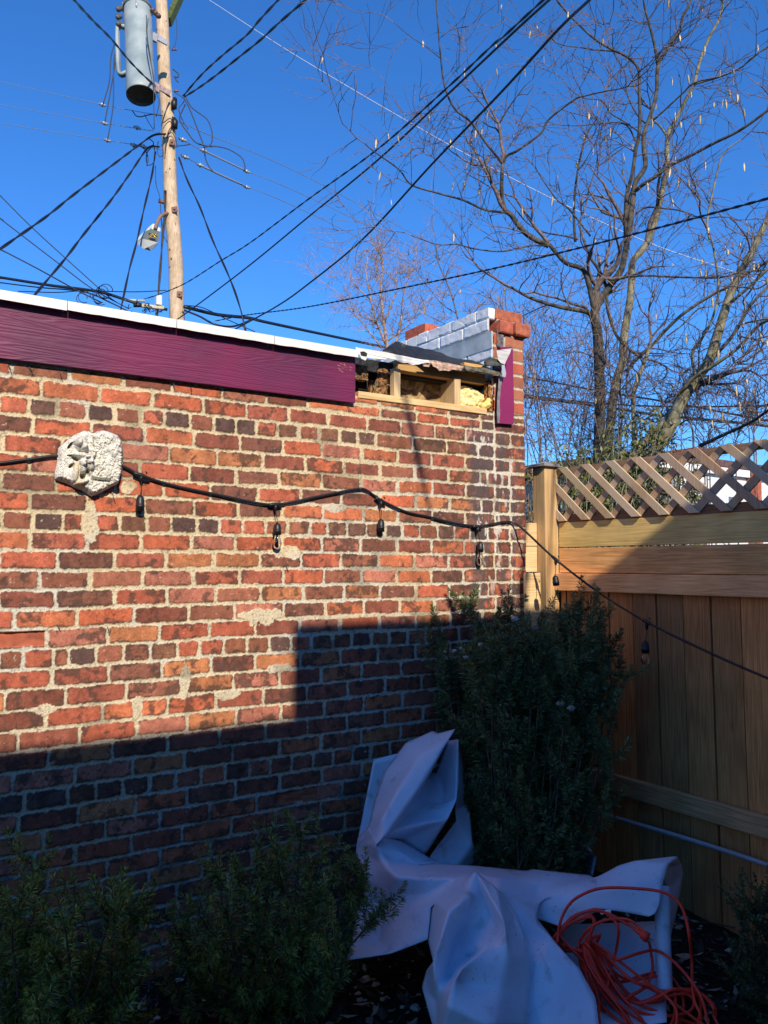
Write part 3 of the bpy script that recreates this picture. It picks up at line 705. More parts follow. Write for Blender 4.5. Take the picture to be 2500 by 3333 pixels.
px_ = lambda q, y: float(ony(q, 1800, y)[0])
bmat = woodmat('blond_board', (.55, .37, .17), (.80, .62, .36), 'x', .7, bmp=.3, knots=False)
mb = MB()
t0, t1, t2 = pz(1728, 1702, .02), pz(1728, 1779, .02), pz(1728, 1862, .02)
mb.box((2.885, .02, t1+.002), (2.974, .045, t0), (1.02, 1, .98, .2), bev=.002); mb.box((2.885, .021, t2), (2.974, .045, t1-.001), (1.05, 1, 1, .8), bev=.002)
mb.box((px_(1708, -.055), -.055, .05), (px_(1759, -.055), -.042, pz(1735, 1865, -.055)), (1.0, .98, .93, .6), bev=.002)
mb.build('filler_board', bmat, fence)
yel = woodmat('treated_board', (.66, .43, .12), (.94, .70, .28), 'y', .7, bmp=.3)
brn = woodmat('cedar_board', (.52, .25, .09), (.88, .52, .22), 'y', .75, bmp=.4)
YE = -4.4
mb = MB(); mb.box((XF, YE, .094+EZ), (XF+.02, -.042, .222+EZ), (.95, .95, .95, .13), bev=.0015); mb.build('top_board', yel, fence)
mb = MB(); mb.box((XF-.001, YE, -.037+EZ), (XF+.02, -.042, .088+EZ), (1.15, 1.08, 1, .63), bev=.0015); mb.build('second_board', brn, fence)
mb = MB(); mb.box((XF-.036, YE, -.129+EZ), (XF-.002, -.041, -.041+EZ), (1.45, 1.28, 1.3, .33), bev=.003); mb.build('rail', brn, fence)
cedz = woodmat('cedar_picket', (.46, .17, .055), (.82, .38, .145), 'z', .78, bmp=.45)
pk = [1846, 1913, 1983, 2060, 2137, 2224, 2314, 2411]
ys_ = [float(onx(p, 1945, XF+.012)[1]) for p in pk]
while ys_[-1] > YE: ys_.append(ys_[-1]-.14)
ys_ = [-.042]+ys_
for i in range(len(ys_)-1):
    yb_, ya_ = ys_[i]-.0035, ys_[i+1]+.0035; mb = MB()
    g = random.uniform(.8, 1.15); tn = (g*random.uniform(.95, 1.1), g, g*random.uniform(.85, 1.0), random.random())
    if i in (4, 5): tn = (.72, .76, .80, random.random())
    lean = -.012*1.5; xo = (.004 if i % 2 else .0)+random.uniform(0, .003)
    lo = [(XF+.002+xo, ya_+lean, -.02), (XF+.02+xo, ya_+lean, -.02), (XF+.02+xo, yb_+lean, -.02), (XF+.002+xo, yb_+lean, -.02)]
    hi = [(XF+.002+xo, ya_, -.030+EZ), (XF+.02+xo, ya_, -.030+EZ), (XF+.02+xo, yb_, -.030+EZ), (XF+.002+xo, yb_, -.030+EZ)]
    mb.add(lo+hi, [(0, 1, 2, 3), (7, 6, 5, 4), (0, 4, 5, 1), (1, 5, 6, 2), (2, 6, 7, 3), (3, 7, 4, 0)], tn)
    o = mb.build('picket', cedz, fence)
mb = MB()
for i in range(len(ys_)-1): mb.box((XF+.029, ys_[i]-.05, -.02), (XF+.045, ys_[i]+.05, -.05+EZ), (.5, .45, .4, random.random()))
mb.build('back_boards', cedz, fence)
mb = MB(); mb.box((XF-.038, YE, -1.072+EZ), (XF-.004, -.041, -.985+EZ), (1.05, .98, .95, .77), bev=.004); mb.build('lower_rail', woodmat('weathered_rail', (.38, .19, .08), (.70, .42, .21), 'y', .85, bmp=.8), fence)
# lattice
latm = woodmat('lattice_wood', (.46, .31, .18), (.74, .55, .35), 'z', .7, bmp=.5, weather=(.62, .51, .37), knots=False)
zt_, zb_ = .508+EZ, .229+EZ; W = .038/math.cos(R(45))/1.0
y0 = float(onx(1831, 1520, XF-.012)[1]); sp = abs(float(onx(2069, 1490, XF-.012)[1])-y0)/3.0
def slat(mb, ytop, ybot, x0, x1, w, tint):
    # parallelogram clipped to post and to the far end
    n_ = 12; T = np.linspace(0, 1, n_+1); L = []
    vs = [(x, y, z) for x in (x0, x1) for (y, z) in ((ytop-w/2, zt_), (ytop+w/2, zt_), (ybot+w/2, zb_), (ybot-w/2, zb_))]
    vs = [(x, min(y, -.043), z) for x, y, z in vs]
    if max(v_[1] for v_ in vs)-min(v_[1] for v_ in vs) < .02: return
    mb.add(vs, [(0, 1, 2, 3), (7, 6, 5, 4), (0, 4, 5, 1), (1, 5, 6, 2), (2, 6, 7, 3), (3, 7, 4, 0)], tint)
def slat_clip(mb, ytop, ybot, x0, x1, w, tint):
    from mathutils.geometry import intersect_line_line_2d
    poly = [(ytop-w/2, zt_), (ytop+w/2, zt_), (ybot+w/2, zb_), (ybot-w/2, zb_)]
    out = []
    for i in range(4):
        a_, b2 = poly[i], poly[(i+1) % 4]; ia, ib = a_[0] <= -.043, b2[0] <= -.043
        if ia: out.append(a_)
        if ia != ib:
            t = (-.043-a_[0])/(b2[0]-a_[0]); out.append((-.043, a_[1]+t*(b2[1]-a_[1])))
    if len(out) < 3: return
    n_ = len(out); vs = [(x0, y, z) for y, z in out]+[(x1, y, z) for y, z in out]
    fs = [tuple(range(n_)), tuple(range(2*n_-1, n_-1, -1))]+[(i, i+n_, (i+1) % n_+n_, (i+1) % n_) for i in range(n_)]
    mb.add(vs, fs, tint)
fr = MB(); bk = MB()
k = -4
while True:
    yt = y0-k*sp
    if yt-2*sp < YE: break
    g = random.uniform(.85, 1.2); slat_clip(fr, yt, yt-2*sp, XF-.019, XF-.010, W, (g, g*random.uniform(.93, 1), g*random.uniform(.85, 1), random.random()))
    g = random.uniform(.72, .95); slat_clip(bk, yt+.01, yt+2*sp+.01, XF-.009, XF, W, (g, g*.93, g*.88, random.random()))
    k += 1
fr.build('lattice_front_slats', latm, fence); bk.build('lattice_back_slats', latm, fence)
mb = MB()
mb.box((XF+.001, YE, zt_-.036), (XF+.012, -.043, zt_-.002), (.85, .8, .75, .4)); mb.box((XF+.001, YE, zb_-.012), (XF+.012, -.043, zb_+.034), (.8, .62, .5, .8))
mb.build('lattice_frame', woodmat('lattice_frame_wood', (.28, .17, .10), (.46, .31, .21), 'y', .8), fence)
mb = MB(); pass 
# spindly second lattice seen through the slit
pp = [onx(1930, 2641, XF-.06), onx(2210, 2722, XF-.06), onx(2500, 2816, XF-.06), onx(2900, 2960, XF-.06), np.array([XF-.06, -4.2, .10])]
mb = MB(); mb.tube(spline(pp, 6), .0095, 10)
pipe = mb.build('conduit_pipe', basic('grey_pvc', (.42, .42, .44), .45, .1, 12, .1)); tag(pipe, 'grey plastic conduit pipe sloping along the foot of the fence', 'pipe')
# ------------------------------------------------------------------ utility pole, transformer, street lamp, wires
def hd(px, py, D):
    d = ray(px, py); return EYE + d*(D/math.hypot(d[0], d[1]))
def camdepth(p): return float((np.array(p)-EYE)@FW)
DP = 14.6
k1 = lambda L, D=None: [(a/1.659, b_/1.659) for a, b_ in L]
pole_top = hd(519, -90, DP); pole_mid = hd(577, 1000, DP)
ax = (pole_mid-pole_top); pole_bot = pole_mid+ax/ax[2]*(-pole_mid[2]-.3)*1.0
pole = thing('utility_pole', 'weathered wooden utility pole rising behind the garage roof', 'utility pole', tuple(pole_bot*[1, 1, 0]))
polewood = woodmat('pole_wood', (.36, .26, .17), (.78, .64, .47), 'z', .85, grain=30, bmp=.9, knots=True)
mb = MB(); Pp = [pole_bot*(1-t)+pole_top*t for t in np.linspace(0, 1, 40)]
def pr(p):
    f = (p[2])/pole_top[2]; return .158-.052*f
Pj = [p+np.array([.012*math.sin(i*.9), .01*math.cos(i*.7), 0]) for i, p in enumerate(Pp)]
mb.tube(Pj, [pr(p)*(1+.018*math.sin(i*1.3)) for i, p in enumerate(Pp)], 20, (1.05, 1, .95, .5)); mb.build('shaft', polewood, pole)
km = basic('pole_knot', (.10, .055, .03), .9, .5, 60, .5, .004)
rk = np.random.default_rng(8)
for i in range(46):
    t = rk.uniform(.25, .99); p = pole_bot*(1-t)+pole_top*t; a_ = rk.uniform(-1.3, 1.3); r_ = pr(p)*.985; d_ = np.array([-math.sin(YAW-.1+a_), -math.cos(YAW-.1+a_), 0]); s_ = rk.uniform(.006, .022)
    mb = MB(); mb.lathe([(.001, .004), (s_*.5, .003), (s_*.8, -.004), (s_, -.012)], 8, Matrix.Translation(p+d_*r_) @ Vector(d_).to_track_quat('Z', 'Y').to_matrix().to_4x4() @ Matrix.Diagonal((1, rk.uniform(1, 1.9), 1, 1))); mb.build('knot', km, pole)
galv = basic('galvanised_steel', (.50, .50, .50), .4, .2, 60, .2, metal=.5)
rustm = basic('rusty_steel', (.22, .11, .08), .7, .4, 60, .4)
black = basic('black_rubber', (.012, .012, .014), .45, .3, 60, .2)
toward = -np.array([FW[0], FW[1], 0]); toward /= np.linalg.norm(toward)
for px, py in k1([(930, 768), (943, 1130), (970, 1588)]):
    p = hd(px, py, DP-.155); M = Matrix.Translation(p) @ Vector(toward).to_track_quat('Y', 'Z').to_matrix().to_4x4() @ Matrix.Rotation(random.uniform(-.2, .2), 4, 'Y')
    mb = MB(); mb.box((-.05, -.012, -.05), (.05, .006, .05), bev=.003, M=M); mb.box((-.014, .006, -.014), (.014, .03, .014), bev=.002, M=M); mb.build('bolt_plate', rustm, pole)
for (a_, b2) in (((925, 268), (955, 268)), ((938, 490), (965, 492)), ((905, 590), (918, 598))):
    p, q = [hd(x/1.659, y/1.659, DP) for x, y in (a_, b2)]; mb = MB(); mb.tube([p, q], .018, 8); mb.build('through_bolt', rustm, pole)
mb = MB(); a_ = hd(546+2, 72, DP+.10); b2 = hd(590, -20, DP+.9); mb.bar(a_, b2, .10, .16, (.7, .9, .35, .3), bev=.006); c_ = hd(640, -110, DP+1.8); mb.bar(b2, c_, .10, .16, (.7, .9, .35, .3), bev=.006)
mb.build('crossarm', basic('mossy_timber', (.10, .105, .05), .9, .5, 18, .6, .01), pole)
mb = MB()
p = hd(885/1.659, 1090/1.659, DP-.05); q = hd(905/1.659, 1088/1.659, DP-.05); mb.box((-.09, -.03, -.03), (.05, .03, .03), M=Matrix.Translation(hd(884/1.659, 1090/1.659, DP)), bev=.005); mb.build('service_bracket', rustm, pole)
for z in (0, 1):
    mb = MB(); c0 = hd((940+4*z)/1.659, (560+105*z)/1.659, DP-.13)
    for t in range(5): mb.tube([c0+np.array([random.uniform(-.05, .05), 0, random.uniform(-.12, .12)]) for _ in range(4)], .016, 6)
    mb.lathe([(0.001, -.10), (.05, -.09), (.055, .02), (.03, .08), (.001, .09)], 12, Matrix.Translation(c0)); mb.build('cable_clamp', black, pole)
# transformer
tt = hd(448, 20, DP-.55); tb_ = hd(459, 312, DP-.98)
tr = thing('pole_transformer', 'grey cylindrical transformer can hanging on the utility pole', 'transformer', tuple(tb_))
axd = Vector(tt-tb_); H = axd.length; M = axd.to_track_quat('Z', 'Y').to_matrix().to_4x4(); M.translation = Vector(tb_)
canm, nt, b = newmat('transformer_paint')
v = mapped(nt); n = nd(nt, 'ShaderNodeTexNoise'); n.inputs['Scale'].default_value = 2.2; n.inputs['Detail'].default_value = 5; nt.links.new(v, n.inputs['Vector'])
nt.links.new(tinted(nt, ramp(nt, n.outputs[0], [(.35, (.22, .28, .29)), (.55, (.34, .40, .40)), (.7, (.50, .48, .43))])), b.inputs['Base Color']); b.inputs['Roughness'].default_value = .5
rT = .235
mb = MB(); mb.lathe([(.001, .05), (rT*.93, .05), (rT*.97, .0), (rT, .01), (rT*1.02, .06), (rT*1.02, .14), (rT, .16), (rT*.98, H*.7), (rT*.98, H*.96), (rT*.9, H*.965)], 40, M); mb.build('tank', canm, tr)
mb = MB(); mb.lathe([(.001, .045), (rT*.94, .045), (rT*.94, .02), (rT*.985, -.004), (rT*1.01, .0), (rT*1.01, .012)], 40, M); mb.build('tank_bottom', basic('dark_underside', (.07, .085, .085), .6, .4, 14, .3, .004), tr)
mb = MB(); mb.lathe([(rT*1.0, H*.945), (rT*1.07, H*.95), (rT*1.07, H*.975), (rT*.9, H*1.0), (.001, H*1.03)], 40, M); mb.build('lid', basic('lid_grey', (.15, .17, .17), .6, .2), tr)
rtv = np.array(RT); left = -rtv
def tp(u, h, out=0):   # point on can: u across (-1..1 radius), h 0..1 height, out toward viewer
    return tb_+(tt-tb_)*h+rtv*rT*u+toward*out
for dx in (0, .05):   # cooling pipes at the left
    mb = MB(); mb.tube(spline([tp(-.9, .74, dx), tp(-1.35, .76, dx), tp(-1.5, .68, dx), tp(-1.5, .30, dx), tp(-1.35, .22, dx), tp(-.9, .24, dx)], 6), .034, 8); mb.build('cooling_pipe', canm, tr)
for (u, h) in ((-1.25, .93), (-1.3, .84), (-1.28, .76)):
    mb = MB(); c0 = tp(u, h, .08); mb.lathe([(.001, -.06), (.03, -.05), (.05, -.03), (.03, -.02), (.05, 0), (.03, .02), (.045, .04), (.02, .06), (.001, .065)], 12, Matrix.Translation(c0) @ Matrix.Rotation(R(55), 4, 'Y')); mb.build('bushing', basic('brown_porcelain', (.11, .10, .09), .3, .2), tr)
mb = MB(); mb.box((-.03, -.02, -.05), (.03, .02, .05), M=Matrix.Translation(tp(-.95, .98, .05)), bev=.005); mb.tube([tp(.15, 1.02, .2), tp(.18, .93, .24), tp(.2, .88, .24)], .012, 6); mb.build('lid_clamp', galv, tr)
for h, g in ((.70, galv), (.14, rustm)):
    mb = MB(); a_ = tp(.9, h, -.05); b2 = tp(1.85, h-.03, -.22); mb.bar(a_, b2, .03, .10, (.9, .9, .9, .5), bev=.006); mb.bar(a_+np.array([0, 0, -.03]), a_+(b2-a_)*.35+np.array([0, 0, -.03]), .05, .15, (.8, .8, .8, .5), bev=.006); mb.build('hanger_bracket', g if h > .5 else basic('pinkish_bracket', (.40, .28, .26), .7, .3), tr)
mb = MB(); c0 = tp(1.15, .93, .05)
for t in range(3): mb.lathe([(.001, -.05), (.04, -.03), (.05, 0), (.03, .03), (.001, .05)], 10, Matrix.Translation(c0+np.array([.05*t, 0, -.03*t])))
mb.build('arrester', basic('arrester_brown', (.12, .07, .05), .5, .4), tr)
# street lamp
lamp = thing('street_lamp', 'small grey street lamp with number plate on a short curved arm', 'street lamp', tuple(hd(484, 790, DP-.3)))
ck = lambda a, b_, D: hd(400+a/4.81, 600+b_/4.81, D)
mb = MB(); mb.tube(spline([ck(700, 455, DP-.1), ck(640, 465, DP-.18), ck(580, 520, DP-.25), ck(535, 600, DP-.32), ck(505, 700, DP-.4)], 6), .03, 10, (.8, .6, .5, .5)); mb.build('arm', basic('lamp_arm', (.30, .24, .20), .6, .3), lamp)
def hull(name, mat, pts, parent):
    import bmesh
    bm = bmesh.new()
    for p in pts: bm.verts.new(p)
    bmesh.ops.convex_hull(bm, input=bm.verts)
    bmesh.ops.delete(bm, geom=[v_ for v_ in bm.verts if not v_.link_faces], context='VERTS')
    bmesh.ops.recalc_face_normals(bm, faces=bm.faces)
    vs = [tuple(v_.co) for v_ in bm.verts]; bm.verts.index_update(); fs = [tuple(v_.index for v_ in f.verts) for f in bm.faces]; bm.free()
    mb = MB(); mb.add(vs, fs); return mb.build(name, mat, parent)
Ld = DP-.75
hg = basic('lamp_housing', (.13, .15, .145), .5, .12, 8, .1); hw = basic('lamp_top', (.55, .62, .60), .45, .1, 8, .1)
hull('housing', hg, [ck(350, 742, Ld+.15), ck(432, 698, Ld+.40), ck(585, 742, Ld+.40), ck(556, 905, Ld), ck(340, 852, Ld-.12), ck(290, 850, Ld-.05), ck(400, 690, Ld+.42), ck(575, 700, Ld+.5), ck(230, 890, Ld-.0)], lamp)
hull('top_cover', hw, [ck(350, 735, Ld+.2), ck(430, 685, Ld+.45), ck(285, 842, Ld), ck(215, 905, Ld-.02), ck(222, 845, Ld+.1), ck(372, 695, Ld+.45), ck(340, 730, Ld+.5), ck(470, 615, Ld+.55), ck(500, 625, Ld+.55)], lamp)
hull('arm_socket', hw, [ck(430, 690, Ld+.42), ck(478, 618, Ld+.5), ck(505, 620, Ld+.5), ck(590, 690, Ld+.45), ck(585, 742, Ld+.38), ck(530, 725, Ld+.38), ck(500, 640, Ld+.62)], lamp)
bowlm, nt, b = newmat('refractor_bowl'); b.inputs['Base Color'].default_value = (.42, .42, .38, 1); b.inputs['Roughness'].default_value = .25
n = nd(nt, 'ShaderNodeTexWave'); n.inputs['Scale'].default_value = 60; nt.links.new(mapped(nt), n.inputs['Vector']); bump(nt, b, n.outputs['Fac'], .15, .003)
hull('refractor', bowlm, [ck(222, 905, Ld-.0), ck(290, 855, Ld-.08), ck(340, 856, Ld-.14), ck(550, 908, Ld-.02), ck(538, 955, Ld-.0), ck(440, 1045, Ld-.15), ck(330, 1012, Ld-.2), ck(245, 948, Ld-.08), ck(420, 900, Ld+.25), ck(400, 980, Ld-.24)], lamp)
pa, pb2, pc_ = ck(415, 858, Ld-.13), ck(500, 868, Ld-.075), ck(418, 812, Ld-.03)
ex = Vector(pb2-pa); ey = Vector(pc_-pa); ez = ex.cross(ey).normalized(); 
if ez.dot(Vector(EYE-pa)) < 0: ez = -ez
mb = MB(); o_ = Vector(pa)+ez*.05; mb.slab([o_, o_+ex, o_+ex+ey, o_+ey], .004, tuple(-ez)); mb.build('number_plate', basic('yellow_plate', (.75, .52, .03), .5, .05, tint=False), lamp)
cu = bpy.data.curves.new('number', 'FONT'); cu.body = '10'; cu.align_x = 'CENTER'; cu.align_y = 'CENTER'; cu.size = ey.length*1.15; cu.extrude = .002; cu.offset = .002
num0 = bpy.data.objects.new('number_text', cu); COL.objects.link(num0); bpy.context.view_layer.update()
nme = bpy.data.meshes.new_from_object(num0.evaluated_get(bpy.context.evaluated_depsgraph_get())); bpy.data.objects.remove(num0); nme.name = 'number'
num = bpy.data.objects.new('number', nme); COL.objects.link(num); num.parent = lamp
bm1 = basic('black_ink', (.01, .01, .01), .6); nme.materials.clear(); nme.materials.append(bm1)
xa = -ex.normalized(); za = ez; ya = za.cross(xa)
Mx = Matrix((xa, ya, za)).transposed().to_4x4(); Mx.translation = o_+ex*.5+ey*.5+ez*.006-Vector(WLOC(lamp)); num.matrix_local = Mx
# wires
steelw = basic('bare_wire', (.30, .33, .38), .35, .2, 60, 0, metal=.3); blk = basic('black_wire', (.012, .013, .018), .5, .3, 60, 0)
pale = basic('pale_wire', (.55, .58, .62), .4, .1, 60, 0)
bluewire = basic('weathered_wire', (.05, .06, .09), .5, .3, 60, 0)
def wire(name, label, pts, r, mat=None, twist=0, group=None, cat='wire', sub=8, n=5):
    """pts: (px, py, horizontal distance)"""
    K_ = [hd(*p) for p in pts]
    if cat == 'wire':
        def ext_(a_, b2): d_ = (a_-b2)/np.linalg.norm(a_-b2); return [a_+d_*3.0, a_+d_*7.0]
        if pts[0][0] < 30 or pts[0][1] < 0: K_ = ext_(K_[0], K_[1])[::-1]+K_
        if pts[-1][0] < 30 or pts[-1][0] > 2490 or pts[-1][1] < 0: K_ = K_+ext_(K_[-1], K_[-2])
    P = spline(K_, sub); mb = MB()
    if twist:
        T = np.gradient(P, axis=0); L = np.concatenate([[0], np.cumsum(np.linalg.norm(np.diff(P, axis=0), axis=1))])
        m_ = max(int(L[-1]/twist*10), 20); m_ = min(m_, 900); s = np.linspace(0, L[-1], m_)
        Q = np.stack([np.interp(s, L, P[:, i]) for i in range(3)], 1)
        T = np.gradient(Q, axis=0); T /= np.linalg.norm(T, axis=1)[:, None]
        a_ = np.cross(T, [0, 0, 1]); a_ /= np.linalg.norm(a_, axis=1)[:, None]; b2 = np.cross(T, a_)
        for k_ in (0, 1):
            ph = s/(twist*1.9)*2*math.pi+k_*math.pi
            mb.tube(Q+r*.52*(np.cos(ph)[:, None]*a_+np.sin(ph)[:, None]*b2), r*.62, n)
    else: mb.tube(P, r, n)
    o = mb.build(name, mat or blk); tag(o, label, cat, group); return o
wire('service_drop', 'twisted black cable running from the pole across the transformer to the top edge', [(553, 316, 14.4), (482, 259, 13.3), (422, 199, 12.3), (362, 127, 11.2), (301, 66, 10.2), (241, 0, 9.2), (170, -80, 8.4)], .016, twist=.55)
wire('service_drop', 'upper twisted black cable climbing right from the pole top', [(596, 312, 14.4), (657, 242, 13.4), (723, 181, 12.4), (802, 115, 11.3), (844, 66, 10.6), (905, 0, 9.8), (990, -90, 9)], .016, twist=.55)
wire('service_drop', 'lower twisted black cable climbing right beside its twin', [(600, 315, 14.4), (633, 295, 13.9), (693, 253, 13), (784, 181, 11.9), (844, 133, 11.2), (904, 78, 10.5), (952, 36, 10), (995, 0, 9.6), (1090, -80, 8.8)], .017, twist=.55)
wire('guy_wire', 'thin pale wire crossing the whole sky from top middle down to the right', [(600, -50, 26), (681, 0, 25), (1000, 203, 23), (1542, 515, 21), (2040, 760, 20), (2392, 886, 20), (2700, 990, 20)], .010, pale)
L3 = 'bare wires running left from the pole'
wire('line_wire', 'topmost of the three bare wires running left from the pole', [(-60, 250, 22), (0, 265, 21.5), (335, 341, 16.5), (525, 377, 14.5)], .008, steelw, group=L3)
wire('line_wire', 'middle one of the three bare wires running left from the pole', [(-60, 330, 22), (0, 341, 21.5), (338, 401, 16.5), (525, 431, 14.5)], .008, steelw, group=L3)
wire('line_wire', 'lowest of the three bare wires running left from the pole', [(-60, 391, 22), (0, 401, 21.5), (350, 457, 16.5), (530, 487, 14.5)], .008, steelw, group=L3)
R3 = 'bare wires running right from the pole'
wire('line_wire', 'topmost of the three bare wires falling right from the pole', [(579, 395, 14.6), (690, 443, 16), (1000, 576, 20), (1600, 881, 27), (2316, 1120, 33), (2600, 1200, 35)], .009, steelw, group=R3)
wire('line_wire', 'middle one of the three bare wires falling right from the pole', [(576, 446, 14.6), (657, 488, 15.5), (802, 557, 17), (1000, 639, 20), (1600, 915, 27), (2316, 1140, 33), (2600, 1230, 35)], .009, steelw, group=R3)
wire('line_wire', 'lowest of the three bare wires falling right from the pole', [(585, 500, 14.6), (651, 536, 15.5), (802, 606, 17), (1000, 690, 20), (1600, 972, 27), (2316, 1180, 33), (2600, 1260, 35)], .009, steelw, group=R3)
wire('spreader_rod', 'bright metal rod on the middle wire right of the pole', [(657, 488, 15.4), (802, 557, 16.9)], .02, galv, cat='rod')
wire('spreader_rod', 'bright metal rod on the lowest wire right of the pole', [(651, 538, 15.4), (802, 608, 16.9)], .02, galv, cat='rod')
def connector(label, px, py, D, s=.045, mat=None):
    c0 = hd(px, py, D); mb = MB(); d = RT*1.0
    mb.lathe([(.001, -s*1.6), (s*.6, -s*1.5), (s*.5, -s*.4), (s*.9, -s*.3), (s*.9, s*.3), (s*.5, s*.4), (s*.6, s*1.5), (.001, s*1.6)], 10, Matrix.Translation(c0) @ Matrix.Rotation(R(70), 4, Vector(-FW)))
    o = mb.build('wire_connector', mat or galv); tag(o, label, 'connector', 'metal wire connectors near the pole'); return o
for lab, px, py, D in (('silver connector on the topmost left wire where a jumper hangs', 333, 341, 16.4), ('silver connector on the middle left wire below the transformer', 340, 401, 16.4), ('silver connector on the lowest left wire under the transformer', 350, 457, 16.4),
    ('white sleeve on the middle left wire close to the pole', 447, 416, 15.3), ('white sleeve on the lowest left wire, left of two near the pole', 436, 473, 15.3), ('white sleeve on the lowest left wire nearest the pole', 467, 477, 15),
    ('ring connector at the upper end of the lowest right rod', 652, 538, 15.4), ('clamp at the far end of the middle right rod', 803, 558, 16.9), ('clamp at the far end of the lowest right rod', 803, 609, 16.9), ('white sleeve on the middle right wire beside the pole', 595, 455, 14.7), ('white sleeve on the lowest right wire beside the pole', 603, 511, 14.7), ('clamp with a jumper on the middle right rod', 662, 490, 15.4)):
    connector(lab, px, py, D)
wire('service_drop', 'twisted black cable sweeping from the pole down to the left edge', [(540, 436, 14.5), (500, 440, 14.4), (452, 473, 14), (392, 518, 13.3), (241, 633, 12), (151, 705, 11.3), (0, 811, 10.3), (-80, 870, 10)], .017, twist=.6)
wire('service_drop', 'twisted black cable from the pole dropping behind the white drip edge', [(520, 478, 14.5), (482, 482, 14.4), (422, 567, 13.6), (362, 651, 12.9), (271, 765, 12), (211, 844, 11.5), (115, 958, 11), (60, 1030, 10.8)], .017, twist=.6)
wire('service_drop', 'wavy black cable hanging steeply just left of the lamp', [(506, 494, 14.5), (494, 573, 14.1), (470, 675, 13.6), (446, 784, 13.1), (422, 874, 12.8), (395, 1000, 12.4), (380, 1070, 12.2)], .016, twist=.8)
wire('riser_cable', 'black cable running down beside the pole behind the lamp', [(538, 620, 14.5), (537, 690, 14.45), (530, 760, 14.4), (524, 844, 14.35), (515, 965, 14.3), (512, 1040, 14.3)], .022, twist=.9)
wire('service_drop', 'black cable falling right of the pole to the roof line', [(582, 512, 14.5), (609, 585, 14), (651, 675, 13.5), (693, 784, 13), (747, 904, 12.5), (781, 1000, 12.1), (800, 1080, 12)], .016, twist=.8)
TH = 'thick cables crossing the sky to the top right'
wire('overhead_cable', 'upper of the close pair of thick cables rising to the top edge', [(470, 973, 13.6), (518, 958, 13.3), (603, 922, 12.6), (717, 850, 11.5), (814, 790, 10.6), (1000, 651, 9), (1226, 488, 7.4), (1452, 289, 6.1), (1600, 150, 5.4), (1640, 118, 5.2), (1768, 0, 4.7), (1900, -120, 4.2)], .0085, twist=.25, group=TH)
wire('overhead_cable', 'lower of the close pair of thick cables rising to the top edge', [(540, 1066, 13), (639, 995, 12.2), (814, 862, 10.8), (1000, 709, 9.2), (1226, 524, 7.6), (1452, 312, 6.3), (1678, 99, 5.3), (1787, 0, 4.9), (1920, -120, 4.4)], .0095, group=TH)
wire('overhead_cable', 'separate thick cable rising right below the close pair', [(700, 1105, 12), (783, 1062, 11.3), (904, 995, 10.4), (1000, 927, 9.6), (1181, 778, 8.3), (1407, 533, 6.9), (1633, 298, 5.8), (1814, 99, 5.1), (1918, 0, 4.7), (2050, -130, 4.2)], .010, group=TH)
wire('overhead_cable', 'thin dark cable rising gently right in front of the bare trees', [(700, 1045, 12.5), (798, 1026, 12), (1000, 999, 10.5), (1271, 945, 9), (1633, 868, 7.6), (2040, 768, 6.4), (2500, 646, 5.4), (2650, 605, 5.2)], .0085, twist=.12)
LB = 'cables meeting left of the pole above the roof'
for lab, P_, r_ in (('steepest thin cable falling right from the left edge', [(-30, 606, 15), (0, 636, 15), (102, 738, 14.8), (211, 838, 14.6), (338, 952, 14.4), (380, 985, 14.4)], .009),
    ('second thin cable falling right from the left edge', [(-30, 690, 15), (0, 711, 15), (181, 850, 14.7), (301, 940, 14.5), (420, 1005, 14.4)], .010),
    ('third thin cable falling right from the left edge', [(-30, 795, 15), (0, 811, 15), (121, 874, 14.8), (241, 940, 14.5), (330, 985, 14.4)], .012),
    ('thick black bundle just above the white drip edge at left', [(-40, 897, 16), (0, 903, 16), (163, 929, 15), (271, 942, 14.6), (336, 953, 14.4), (407, 975, 14.2), (461, 992, 14.2), (545, 1008, 14.2)], .026),
    ('thin cable just under the thick bundle at the left edge', [(-40, 915, 16), (0, 920, 16), (120, 935, 15.2), (271, 950, 14.6), (360, 985, 14.3), (450, 1030, 14.2)], .012),
    ('lowest thin cable above the white drip edge at left', [(60, 948, 15.5), (180, 952, 15), (271, 947, 14.6), (440, 950, 14.2), (540, 945, 14.1)], .009)):
    wire('overhead_cable', lab, P_, r_, group=LB)
wire('overhead_cable', 'thick black cable leaving the pole right just above the roof', [(600, 999, 14.4), (705, 1024, 15), (814, 1036, 16), (889, 1054, 17), (1250, 1130, 21), (1400, 1160, 23)], .034)
wire('overhead_cable', 'looping black cable dipping to the roof right of the pole', [(600, 1010, 14.4), (650, 1030, 14.3), (700, 1056, 14.2), (760, 1062, 14.4), (820, 1040, 15)], .018)
wire('overhead_cable', 'thin line bending down to the roof right of the pole', [(600, 994, 14.4), (660, 1002, 14.6), (740, 1040, 15), (830, 1080, 15.5)], .009)
BR = 'cables behind the bare trees at right'
for lab, P_, r_ in (('upper dark cable crossing behind the trees at right', [(1640, 1210, 17), (1708, 1226, 17), (1947, 1272, 16), (2180, 1310, 15), (2500, 1370, 14), (2600, 1390, 14)], .018),
    ('middle dark cable crossing level behind the trees at right', [(1640, 1278, 17), (1708, 1286, 17), (1947, 1313, 16), (2197, 1324, 15), (2500, 1321, 14), (2600, 1320, 14)], .016),
    ('thick lower dark cable crossing behind the trees at right', [(1640, 1277, 17.5), (1708, 1292, 17.5), (1850, 1310, 17), (2000, 1330, 16), (2150, 1352, 15.4), (2420, 1378, 15), (2600, 1400, 15)], .026)):
    wire('overhead_cable', lab, P_, r_, group=BR)
JL = 'jumper wires looping around the pole'
